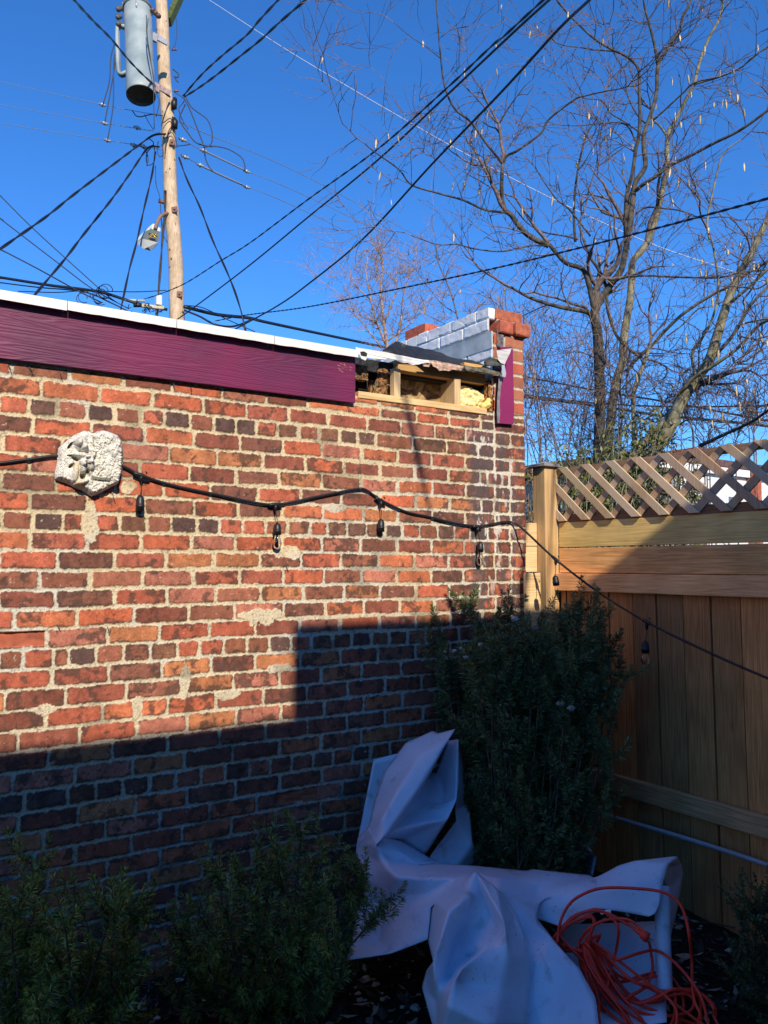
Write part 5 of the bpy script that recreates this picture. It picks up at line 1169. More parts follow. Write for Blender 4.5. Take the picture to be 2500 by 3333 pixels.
# ------------------------------------------------------------------ plaque on the wall
def in_poly(X, Y, poly):
    inside = np.zeros(X.shape, bool); n_ = len(poly)
    for i in range(n_):
        x1, y1 = poly[i]; x2, y2 = poly[(i+1) % n_]
        c_ = ((y1 > Y) != (y2 > Y)) & (X < (x2-x1)*(Y-y1)/(y2-y1+1e-9)+x1); inside ^= c_
    return inside
def poly_dist(X, Y, poly):
    d = np.full(X.shape, 1e9); n_ = len(poly)
    for i in range(n_):
        x1, y1 = poly[i]; x2, y2 = poly[(i+1) % n_]; L2 = (x2-x1)**2+(y2-y1)**2
        t = np.clip(((X-x1)*(x2-x1)+(Y-y1)*(y2-y1))/L2, 0, 1); d = np.minimum(d, np.hypot(X-x1-t*(x2-x1), Y-y1-t*(y2-y1)))
    return d
PO = [(240, 370), (330, 290), (450, 190), (600, 130), (680, 150), (715, 172), (760, 145), (840, 130), (960, 160), (1040, 200), (1090, 280), (1110, 400), (1108, 560), (1090, 720), (1050, 850), (960, 890), (840, 960), (690, 1020), (600, 960), (470, 900), (370, 850), (200, 790), (190, 720), (225, 560)]
A_, B_ = np.meshgrid(np.arange(180, 1125, 5.0), np.arange(120, 1030, 5.0), indexing='ij')
ins = in_poly(A_, B_, PO); dd = poly_dist(A_, B_, PO)
A2 = A_+(vnoise(A_, B_, 25, 5, 2)-.5)*14; 
fig = np.clip(np.exp(-((A_-530)/120)**4-((B_-520)/330)**4), 0, 1)
relief = .036*sst(0, 60, dd)**.5+(1-.8*fig)*(.010*(vnoise(A_, B_*.45, 26, 81, 4, .6)-.5)+.004*(vnoise(A_, B_, 11, 86, 2)-.5))
relief += .007*np.abs(np.sin(A_/42+vnoise(A_, B_, 90, 82, 3)*9))*(A_ > 640)
relief += .018*np.exp(-((A_-715)/26)**2)*-1*sst(700, 200, B_)
def blob(cx_, cy_, rx, ry, h_, ang=0):
    ca, sa = math.cos(ang), math.sin(ang); u = ((A_-cx_)*ca+(B_-cy_)*sa)/rx; w_ = (-(A_-cx_)*sa+(B_-cy_)*ca)/ry
    return h_*np.sqrt(np.clip(1-u*u-w_*w_, 0, 1))
for q in ((520, 330, 90, 95, .030), (570, 390, 60, 60, .020), (470, 300, 55, 60, .024), (540, 480, 130, 40, .026, .15), (540, 570, 48, 60, .034), (545, 660, 42, 80, .030), (650, 600, 60, 90, .022), (450, 700, 45, 130, .018, .1), (530, 840, 110, 30, .022, -.35), (690, 440, 40, 70, .018), (620, 540, 70, 60, .020), (980, 830, 60, 40, .018)): relief += blob(*q)
for q in ((385, 345, 60, 24, -.030, -.9), (455, 522, 60, 30, -.034, .35), (400, 615, 50, 26, -.030, -.6), (548, 748, 40, 52, -.034), (620, 710, 22, 52, -.022, -.4), (385, 482, 50, 12, -.02)): relief += blob(*q)
relief += -.025*np.exp(-((B_-(800+.10*(A_-690)))/22)**2)*sst(640, 720, A_)*sst(1000, 900, A_)
relief = np.clip(relief, .004, None)
o0 = ony(130+650/4.1475, 1370+600/4.1475, -.012)
plq = thing('wall_plaque', 'white weathered stone relief plaque hanging on the brick wall', 'plaque', tuple(o0))
Pg = np.zeros(A_.shape+(3,))
for i in range(A_.shape[0]):
    for j in range(A_.shape[1]): 
        pass
px0, py0 = 130+A_/4.1475, 1370+B_/4.1475
D3 = FW[None, None]*F+RT*(px0-CX)[..., None]-UP*(py0-CY)[..., None]
t_ = (-.012-EYE[1])/D3[..., 1]; Pg = EYE+D3*t_[..., None]
warm = vnoise(A_, B_, 120, 83, 3); pitn = sst(.55, .70, vnoise(A_, B_, 9, 84, 2)); dirt = sst(.52, .68, vnoise(A_, B_, 60, 85, 4)+.25*np.exp(-((A_-760)/120)**2-((B_-300)/330)**2)+.25*np.exp(-((A_-820)/130)**2-((B_-800)/70)**2))
cc = np.array([.82, .79, .70])*(.85+.25*warm)[..., None]*(1-.35*pitn)[..., None]
cc = cc*(1-.55*dirt*pitn)[..., None]; deep = sst(.030, .012, relief)*sst(25, 60, dd); cc = cc*(1-.45*deep)[..., None]; cc = cc*(1-.25*sst(.5, .75, vnoise(A_, B_, 70, 88, 3)))[..., None]; smooth_ = in_poly(A_, B_, [(400, 560), (500, 560), (520, 700), (600, 900), (560, 950), (430, 870), (420, 700)]); cc = np.where(smooth_[..., None], np.array([.62, .55, .40]), cc)  # recesses darkened in the colour: dirt plus painted ambient occlusion
msk = ~ins
field_mesh('relief', brickmat, plq, Pg, np.array([0, -1.0, 0]), np.where(ins, relief, 0), cc, mask=msk)
mb = MB(); pp = [ony(130+a_/4.1475, 1370+b2/4.1475, -.001) for a_, b2 in PO]; mb.slab(pp, .0145, (0, -1, 0), (1, 1, 1, .5)); mb.build('back_plate', basic('dark_stone', (.16, .14, .12), .95, .3), plq)
mb = MB()
for a_, b2, c_, e_ in ((480, 970, 500, 1010), (980, 960, 1015, 1070)): mb.tube([ony(130+a_/4.1475, 1370+b2/4.1475, -.01), ony(130+c_/4.1475, 1370+e_/4.1475, -.025)], .0014, 5)
mb.build('hanging_wire', galv, plq)
# ------------------------------------------------------------------ string light
def wy(px, py, y): return ony(px, py, y)
sl_ = thing('string_light', 'black outdoor string light strung along the brick wall and past the fence', 'string light', tuple(ony(897, 1642, -.02)))
YW = -.016
path = [np.array([-2.3, YW, 1.55+.30]), np.array([-1.0, YW, 1.55+.37]), np.array([-.3, YW, 1.55+.33]), wy(-260, 1500, YW), wy(-60, 1512, YW), wy(0, 1507, YW), wy(95, 1495, YW), wy(185, 1484, YW), wy(300, 1492, -.012), wy(400, 1518, YW), wy(460, 1548, YW), wy(573, 1582, YW), wy(716, 1612, YW), wy(840, 1638, YW), wy(897, 1642, YW), wy(950, 1635, YW), wy(1017, 1620, YW), wy(1100, 1603, YW), wy(1160, 1592, YW), wy(1190, 1594, YW), wy(1240, 1627, YW), wy(1320, 1665, YW), wy(1400, 1683, YW), wy(1480, 1703, YW), wy(1555, 1713, YW), wy(1600, 1706, YW), wy(1645, 1698, YW), wy(1672, 1702, -.02), wy(1705, 1725, -.075), wy(1809, 1821, -.25), wy(1950, 1929, -.49), wy(2105, 2024, -.83), wy(2300, 2120, -1.13), wy(2500, 2208, -1.40), wy(2900, 2370, -1.9), np.array([2.80, -3.0, 1.02]), np.array([2.9, -4.5, 1.3])]
Qs = spline(path, 8); mb = MB(); mb.tube(Qs, .0054, 8); mb.build('cord', black, sl_)
T2 = wy(1160, 1592, -.006); mb = MB(); mb.tube([wy(1172, 1600, -.001), wy(1172, 1592, -.02), wy(1176, 1588, -.03)], .002, 6); mb.tube([wy(1660, 1706, -.001), wy(1664, 1700, -.02), wy(1672, 1698, -.03)], .002, 6); mb.build('cup_hook', rustm, sl_)
glass, nt, b = newmat('clear_glass'); b.inputs['Base Color'].default_value = (.95, .93, .88, 1); b.inputs['Roughness'].default_value = .03; b.inputs['Transmission Weight'].default_value = 1.0; b.inputs['IOR'].default_value = 1.3
fila = basic('filament', (.75, .60, .35), .3, .1, 30, 0, metal=.6)
for (tx, ty, ty2, sx, sy0, sy1, by1, y) in ((460, 1548, 1562, 457, 1612, 1664, None, YW-.012), (897, 1642, 1660, 903, 1703, 1741, 1788, YW-.012), (1240, 1629, 1648, 1240, 1690, 1731, None, YW-.012), (1555, 1714, 1732, 1563, 1764, 1797, 1842, YW-.014), (1809, 1821, 1836, 1807, 1874, 1906, None, -.25), (2105, 2024, 2046, 2100, 2086, 2126, 2164, -.83)):
    c0 = wy(tx, ty, y); c1 = wy(tx, ty2+4, y); s0 = wy(sx, sy0, y); s1 = wy(sx, sy1, y); L = s0[2]-s1[2]
    mb = MB(); i0 = np.argmin(np.linalg.norm(Qs-c0, axis=1)); T = Qs[min(i0+1, len(Qs)-1)]-Qs[i0-1]; T /= np.linalg.norm(T)
    mb.tube([c0-T*.032, c0-T*.02, c0, c0+T*.02, c0+T*.032], [.005, .0075, .009, .0075, .005], 10); mb.tube([c0, (c0+c1)/2, c1], [.008, .008, .0035], 8)
    mb.tube(spline([c1, (c1+s0)/2+np.array([.002, 0, 0]), s0], 4), .0016, 6); 
    mb.tube([c0+np.array([.02, 0, .006]), c0+np.array([.02, 0, .014]), c0+np.array([.014, 0, .016])], .0025, 6)
    r_ = .0165
    M = Matrix.Translation(s0)
    if abs(y) < .1: pass
    elif by1 is None: M = M @ Matrix.Rotation(R(-8), 4, 'Y')
    mb.lathe([(.001, .002), (r_*.35, 0), (r_*.75, -L*.12), (r_*.92, -L*.3), (r_*.94, -L*.62), (r_*1.04, -L*.64), (r_*1.04, -L*.72), (r_*.96, -L*.74), (r_*.96, -L), (r_*.7, -L), (r_*.65, -L*.8), (.001, -L*.8)], 20, M)
    so_ = mb.build('socket', black, sl_)
    if by1:
        Lb = s1[2]-wy(sx, by1, y)[2]; mb = MB(); M = Matrix.Translation(s1)
        prof = [(.009, .004), (.010, -.004), (.014, -Lb*.30), (.0185, -Lb*.55), (.0185, -Lb*.70), (.014, -Lb*.88), (.006, -Lb*.985), (.0005, -Lb)]
        mb.lathe(prof, 20, M); bo = mb.build('bulb', glass, sl_); bo.parent = so_; 
        mb2 = MB(); mb2.tube(spline([s1+np.array([-.004, 0, 0]), s1+np.array([-.006, 0, -Lb*.5]), s1+np.array([0, 0, -Lb*.3]), s1+np.array([.006, 0, -Lb*.5]), s1+np.array([.004, 0, 0])], 4), .0006, 4); fo = mb2.build('filament', fila, sl_); fo.parent = so_
# ------------------------------------------------------------------ yews
yewm, nt, b = newmat('yew_needle'); a = nd(nt, 'ShaderNodeAttribute'); a.attribute_name = 'tint'; nt.links.new(a.outputs['Color'], b.inputs['Base Color']); b.inputs['Roughness'].default_value = .42; b.inputs['Specular IOR Level'].default_value = .5
stemm = barkmat('yew_stem', (.07, .045, .03), (.18, .12, .08), 30)
def shoot(Q, rnd, NV, NC, nl, col, density=560, spread=1.0):
    seg = np.linalg.norm(np.diff(Q, axis=0), axis=1); L = seg.sum(); cum = np.concatenate([[0], np.cumsum(seg)])
    n_ = max(6, int(L*density)); s = rnd.uniform(0, L, n_); s[:6] = L*.985
    P = np.stack([np.interp(s, cum, Q[:, k_]) for k_ in range(3)], 1)
    T = np.stack([np.interp(np.minimum(s+.01, L), cum, Q[:, k_])-np.interp(np.maximum(s-.01, 0), cum, Q[:, k_]) for k_ in range(3)], 1); T /= np.linalg.norm(T, axis=1)[:, None]
    q = rnd.normal(0, 1, (n_, 3)); q -= T*(q*T).sum(1)[:, None]; q /= np.linalg.norm(q, axis=1)[:, None]
    f = s/L; ang = (1.15-.65*f**3)*rnd.uniform(.8, 1.15, n_)*spread
    d = T*np.cos(ang)[:, None]+q*np.sin(ang)[:, None]; ln = nl*rnd.uniform(.7, 1.15, n_)*(1-.35*f**6)
    w_ = np.cross(d, rnd.normal(0, 1, (n_, 3))); w_ /= np.linalg.norm(w_, axis=1)[:, None]; wd = .0021
    droop = np.array([0, 0, -1.0])*(ln*.12)[:, None]
    A0 = P; A1 = P+d*(ln*.5)[:, None]+w_*wd; A2_ = P+d*ln[:, None]+droop; A3 = P+d*(ln*.5)[:, None]-w_*wd
    NV.append(np.stack([A0, A1, A2_, A3], 1).reshape(-1, 3))
    g = rnd.uniform(.6, 1.35, n_)*rnd.uniform(.7, 1.3); y_ = rnd.uniform(0, .5)+.7*f**2; c_ = np.stack([col[0]*g*(1+1.1*y_), col[1]*g*(1+.55*y_), col[2]*g*(1+.1*y_), np.ones(n_)], 1); NC.append(c_)
def yew(name, label, base, targets, seed, side, nl, col, Lside=(.07, .16), rs=.004, low=.18, density=560):
    """targets: array of 3-D stem tips"""
    rnd = np.random.default_rng(seed); NV = []; NC = []; st = MB(); root = thing(name, label, 'shrub', tuple(base))
    for tip in targets:
        b0 = base+np.array([rnd.normal(0, .05), rnd.normal(0, .05), 0]); mid = b0*.45+tip*.55; mid = mid+(tip-b0)*[.10, .10, 0]+rnd.normal(0, .03, 3); mid[2] -= .02
        Q = spline([b0, (b0+mid)/2+rnd.normal(0, .015, 3), mid, tip*.8+mid*.2+rnd.normal(0, .012, 3), tip], 5); m_ = len(Q)
        st.tube(Q, np.linspace(rs*1.6, .0015, m_), 5)
        shoot(Q[int(m_*.62):], rnd, NV, NC, nl, col, density)
        L = np.linalg.norm(tip-b0); ns = rnd.poisson(side)+2
        for _ in range(ns):
            i = int(m_*rnd.uniform(low, .93)); p = Q[i]; T = Q[min(i+1, m_-1)]-Q[i-1]; T /= np.linalg.norm(T); q = rnd.normal(0, 1, 3); q -= T*(q@T); q /= np.linalg.norm(q)
            d = T*rnd.uniform(.5, 1)+q*rnd.uniform(.5, .9)+np.array([0, 0, .25]); d /= np.linalg.norm(d); l = rnd.uniform(*Lside)
            S = np.array([p, p+d*l*.5+rnd.normal(0, .006, 3), p+d*l+np.array([0, 0, l*.2])]); S = spline(S, 4)
            st.tube(S, np.linspace(.0018, .0008, len(S)), 3, cap=False); shoot(S, rnd, NV, NC, nl, col, density)
    st.build('stems', stemm, root)
    V_ = np.concatenate(NV)-np.array(WLOC(root)); C_ = np.concatenate(NC); n_ = len(C_)
    me = bpy.data.meshes.new('foliage'); me.vertices.add(len(V_)); me.vertices.foreach_set('co', V_.astype(np.float32).ravel())
    me.loops.add(n_*4); me.loops.foreach_set('vertex_index', np.arange(n_*4, dtype=np.int32)); me.polygons.add(n_)
    me.polygons.foreach_set('loop_start', np.arange(0, n_*4, 4, dtype=np.int32)); me.polygons.foreach_set('loop_total', np.full(n_, 4, np.int32)); me.update(calc_edges=True)
    at = me.attributes.new('tint', 'FLOAT_COLOR', 'FACE'); at.data.foreach_set('color', C_.astype(np.float32).ravel()); me.materials.append(yewm)
    o = bpy.data.objects.new('foliage', me); COL.objects.link(o); o.parent = root; return root
rnd = np.random.default_rng(77)
def gz(p): return float(ground_z(np.array(p[0]), np.array(p[1])))
bb = np.array([2.34, -.52, .06]); tg = []
# big bush: tips fill the traced outline
for i in range(112):
    u = rnd.uniform(-1, 1); top = rnd.random() < .45
    px = 1722+u*222; 
    if top: py = 2095+40*abs(u)**2+rnd.uniform(-12, 110)
    else: py = rnd.uniform(2150, 2700); px = 1722+u*(245-.20*(py-2150))
    D0 = 3.72-.38*rnd.uniform(-.9, 1)*math.sqrt(max(0, 1-u*u*.8)); p = hd(px, py, D0)
    p[1] = min(p[1], -.06); p[0] = min(p[0], 2.98); tg.append(p)
for px, py in ((1415, 2075), (1528, 1975), (1668, 1970), (1705, 2000), (1765, 2000), (1850, 2000), (1885, 1975), (1918, 2005), (1960, 1990), (1985, 2070), (2020, 2200), (1990, 2110), (1620, 2030), (1580, 2030), (1445, 2060), (2000, 2280), (1990, 2420), (1430, 2200), (1440, 2330), (1480, 2450)): 
    p = hd(px, py, 3.72+rnd.uniform(-.2, .15)); p[1] = min(p[1], -.05); tg.append(p)
yew('yew_shrub', 'large upright dark yew bush in the corner between wall and fence', bb, tg, 41, 13, .034, (.085, .135, .058), Lside=(.07, .15), density=720)
tg = []
for i in range(30):
    px = rnd.uniform(560, 1180); f = 1-abs((px-880)/420)**1.6; py = 3260-rnd.uniform(.1, 1)*420*f; p = hd(px, py, rnd.uniform(2.55, 3.05)); p[1] = min(p[1], -.08); tg.append(p)
for px, py in ((890, 2735), (980, 2720), (1000, 2830), (790, 2830), (1110, 2810), (1165, 2800), (1180, 2830), (1150, 2960), (1240, 2950), (1215, 3000), (700, 2850), (640, 2950), (600, 3010), (1060, 2770), (850, 2800), (570, 3060), (930, 3240), (1060, 3060), (780, 2960)): tg.append(hd(px, py, rnd.uniform(2.75, 3.0)))
b1_ = onz(900, 3330, .02)
yew('yew_shrub', 'low spreading yew bush with wispy shoots in the middle foreground', np.array(b1_), tg, 42, 10, .030, (.125, .185, .048), Lside=(.05, .115), density=600)
tg = []
for i in range(34):
    px = rnd.uniform(-120, 430); py = 3350-rnd.uniform(.05, 1)*480*(1-((px-100)/480)**2*.6); p = hd(px, py, rnd.uniform(2.2, 2.85)); p[1] = min(p[1], -.07); tg.append(p)
for px, py in ((90, 2790), (140, 2800), (110, 2870), (330, 2930), (370, 2980), (420, 2870), (440, 3000), (300, 3090), (180, 3100), (470, 3150), (30, 2900), (470, 2995), (250, 2960)): tg.append(hd(px, py, rnd.uniform(2.5, 2.85)))
yew('yew_shrub', 'yellow-tipped yew bush in the bottom left corner', np.array(onz(140, 3560, .0)), tg, 43, 10, .029, (.135, .195, .042), Lside=(.05, .115), density=600)
tg = []
for i in range(46):
    px = rnd.uniform(2380, 2700); py = rnd.uniform(2870, 3270); px = max(px, 2390+.25*abs(py-3030)); tg.append(hd(px, py, rnd.uniform(2.9, 3.2)))
yew('yew_shrub', 'dark shrub cut off by the lower right edge', np.array(onz(2600, 3330, .03)), tg, 44, 8, .016, (.045, .08, .03), Lside=(.05, .10), density=700)
# ------------------------------------------------------------------ crumpled vinyl sheet
vin, nt, b = newmat('white_vinyl'); v = mapped(nt)
n = nd(nt, 'ShaderNodeTexNoise'); n.inputs['Scale'].default_value = 6; n.inputs['Detail'].default_value = 6; nt.links.new(v, n.inputs['Vector'])
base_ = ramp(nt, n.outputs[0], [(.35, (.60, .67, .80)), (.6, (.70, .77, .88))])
sp = nd(nt, 'ShaderNodeTexNoise'); sp.inputs['Scale'].default_value = 120; sp.inputs['Detail'].default_value = 3; nt.links.new(v, sp.inputs['Vector'])
reg = nd(nt, 'ShaderNodeTexNoise'); reg.inputs['Scale'].default_value = 4.0; reg.inputs['Detail'].default_value = 2; nt.links.new(v, reg.inputs['Vector'])
dots = ramp(nt, sp.outputs[0], [(.68, (0, 0, 0)), (.71, (1, 1, 1))]); rg = ramp(nt, reg.outputs[0], [(.40, (0, 0, 0)), (.62, (1, 1, 1))])
ff = mixc(nt, 1.0, dots, rg, 'MULTIPLY'); c_ = mixc(nt, ff, base_, (.06, .055, .05))
sm_ = nd(nt, 'ShaderNodeTexNoise'); sm_.inputs['Scale'].default_value = 9; sm_.inputs['Detail'].default_value = 7; sm_.inputs['Distortion'].default_value = 1.5; nt.links.new(v, sm_.inputs['Vector'])
c_ = mixc(nt, ramp(nt, sm_.outputs[0], [(.60, (0, 0, 0)), (.80, (.7, .7, .7))]), c_, (.24, .23, .20))
nt.links.new(c_, b.inputs['Base Color']); b.inputs['Roughness'].default_value = .32; b.inputs['Specular IOR Level'].default_value = .5
bump(nt, b, n.outputs[0], .10, .005)
V = {}
k3 = lambda a_, b2, D: (1150+a_/3.016, 2330+b2/3.016, D)
k2 = lambda a_, b2, D: (1150+a_/2.765, 2750+b2/2.765, D)
kr = lambda a_, b2, D: (1700+a_/2.552, 2700+b2/2.552, D)
FACES = []
def patch(names, **pts):
    pass
def P3(key, pt): V[key] = hd(*pt)
for key, pt in dict(
 a1=k3(200, 430, 3.56), a2=k3(450, 365, 3.60), a3=k3(330, 900, 3.52), a4=k3(25, 1330, 3.46), a5=k3(160, 1250, 3.44), a6=k3(110, 880, 3.53),
 b1=k3(440, 370, 3.52), b2=k3(510, 270, 3.52), b3=k3(780, 150, 3.54), b4=k3(830, 175, 3.50), b5=k3(1000, 130, 3.48), b6=k3(920, 260, 3.42), b7=k3(700, 640, 3.32), b8=k3(550, 850, 3.26), b9=k3(330, 1150, 3.17), b10=k3(225, 1268, 3.13), b11=k3(165, 1200, 3.22), b12=k3(155, 1080, 3.28), b13=k3(210, 830, 3.38), b14=k3(300, 560, 3.46),
 bc1=k3(660, 380, 3.40), bc2=k3(450, 720, 3.28), bc3=k3(280, 1020, 3.20),
 c1=k3(925, 245, 3.56), c2=k3(1030, 230, 3.52), c3=k3(1020, 640, 3.46), c4=k3(885, 740, 3.56), c5=k3(820, 560, 3.60), c6=k3(875, 880, 3.50), c7=k3(700, 830, 3.52), c8=k3(1015, 800, 3.40), c9=k3(1008, 835, 3.39), c10=k3(925, 1015, 3.34), c11=k3(270, 1190, 3.22), c12=k3(480, 1215, 3.36), c13=k3(705, 1370, 3.40), c14=k3(560, 960, 3.44), c5b=k3(760, 560, 3.64), c15=k3(430, 1090, 3.30),
 d1=k3(1062, 400, 3.62), d2=k3(1130, 800, 3.60), d3=k3(1170, 1255, 3.50), d4=k3(1010, 1035, 3.52), d5=k3(1000, 930, 3.54), d6=k3(1020, 1470, 3.40), d7=k3(830, 1450, 3.38), d8=k3(745, 1390, 3.42), d9=k3(930, 1240, 3.50), d10=k3(1290, 1470, 3.62),
 e1=k3(480, 1350, 3.20), e2=k3(640, 1462, 3.20), e3=k3(255, 1218, 3.24), e4=k3(830, 1442, 3.24), e5=k3(500, 1230, 3.38),
 # band
 f1=k2(210, 25, 3.13), f2=k2(330, 122, 3.18), f3=k2(590, 182, 3.20), f4=k2(740, 165, 3.22), f5=k2(1100, 190, 3.24), f6=k2(1560, 235, 3.20), f6b=k2(1610, 222, 3.20), f7=kr(560, 380, 3.14), f8=kr(605, 410, 3.08),
 g1=k2(40, -60, 3.30), g2=k2(25, 60, 3.28), g3=k2(110, 290, 3.16), g4=k2(340, 460, 3.06), g5=k2(640, 440, 2.98), g6=k2(880, 310, 2.99), g7=k2(1060, 258, 2.99), g8=k2(190, 130, 3.17), g9=k2(400, 300, 3.00), g10=k2(660, 300, 2.99), g11=k2(1130, 270, 3.03), g12=k2(1300, 300, 2.99), g13=k2(1659, 390, 3.04), g0=k3(30, 1400, 3.36),
 h1=k2(100, 450, 3.16), h2=k2(350, 470, 3.10), h3=k2(260, 520, 3.14), h4=k2(-10, 880, 2.92), h5=k2(240, 870, 2.93), h6=k2(20, 650, 3.08), h7=k2(-60, 1040, 2.85), h8=k2(330, 980, 2.84),
 i1=k2(430, 640, 2.96), i2=k2(330, 760, 2.94), i3=k2(520, 910, 2.84), i4=k2(670, 850, 2.84), i5=k2(700, 560, 2.92), i6=k2(960, 290, 2.985), i7=k2(550, 640, 2.92),
 # front peak
 j0=k2(1100, 240, 2.93), j1=k2(970, 390, 2.90), j2=k2(740, 520, 2.91), j3=k2(700, 570, 2.94), j4=k2(670, 850, 2.86), j5=k2(722, 1050, 2.65), j6=k2(660, 1130, 2.76), j7=k2(618, 1280, 2.74), j8=k2(745, 1400, 2.66), j9=k2(760, 1640, 2.58), j10=k2(870, 600, 2.76), j11=k2(960, 540, 2.78), j12=k2(800, 840, 2.67), j13=k2(740, 1230, 2.61), j14=k2(720, 1640, 2.62),
 l1=k2(1110, 250, 2.925), l2=k2(1150, 400, 2.90), l3=k2(1210, 590, 2.87), l4=k2(1310, 772, 2.79), l5=k2(1362, 705, 2.69), l6=k2(1290, 400, 2.86), l7=k2(1200, 320, 2.91),
 m1=k2(1180, 930, 2.67), m2=k2(980, 1120, 2.57), m3=k2(920, 1215, 2.54), m4=k2(850, 1450, 2.50), m5=k2(810, 1640, 2.52), m6=k2(945, 1255, 2.585), m7=k2(1000, 800, 2.86), m8=k2(1060, 1000, 2.80), m9=k2(900, 1000, 2.79), m10=k2(860, 1200, 2.73),
 n1=k2(1440, 640, 2.86), n2=k2(1520, 790, 2.80), n3=k2(1580, 1040, 2.74), n4=k2(1562, 1300, 2.68), n5=k2(1540, 1640, 2.60), n6=k2(1400, 1000, 2.66), n7=k2(1330, 1300, 2.60), n8=k2(1250, 1640, 2.48),
 o1=k2(1330, 430, 2.92), o2=k2(1460, 600, 2.90), o3=k2(1570, 830, 2.86), o4=k2(1600, 1060, 2.78), o5=k2(1590, 1300, 2.72), o6=k2(1590, 1640, 2.64), o7=k2(1659, 730, 2.88), o8=kr(260, 920, 2.84), o9=kr(470, 1150, 2.76), o10=kr(610, 1400, 2.70), o11=kr(640, 1660, 2.62), o12=kr(150, 1100, 2.76), o13=kr(200, 1660, 2.60), o14=kr(380, 1060, 2.80),
 # right flap and roll
 q1=kr(800, 300, 3.10), q2=kr(930, 262, 3.12), q3=kr(1285, 222, 3.22), q4=kr(1205, 290, 3.12), q5=kr(1175, 400, 3.06), q6=kr(1140, 620, 3.00), q7=kr(1100, 700, 2.98), q8=kr(1050, 724, 2.97), q9=kr(900, 695, 2.97), q10=kr(640, 655, 2.96), q11=kr(400, 540, 3.00), q12=kr(800, 480, 3.00), q13=kr(300, 800, 2.95), q14=kr(120, 740, 2.98), q15=kr(500, 770, 2.96), q16=kr(-40, 600, 3.0),
 r1=kr(1320, 290, 3.30), r2=kr(1332, 380, 3.34), r3=kr(1300, 600, 3.32), r4=kr(1260, 780, 3.26), r5=kr(1210, 960, 3.16), r6=kr(1230, 300, 3.22), r7=kr(1195, 500, 3.22), r8=kr(1190, 800, 3.14),
 s1=kr(290, 790, 3.14), s2=kr(700, 780, 3.16), s3=kr(1175, 760, 3.12), s4=kr(1195, 1340, 2.97), s5=kr(700, 1300, 2.95), s6=kr(400, 1150, 2.95), s7=kr(800, 1660, 2.74), s8=kr(450, 1660, 2.76), s9=kr(1200, 1600, 2.80)).items(): P3(key, pt)
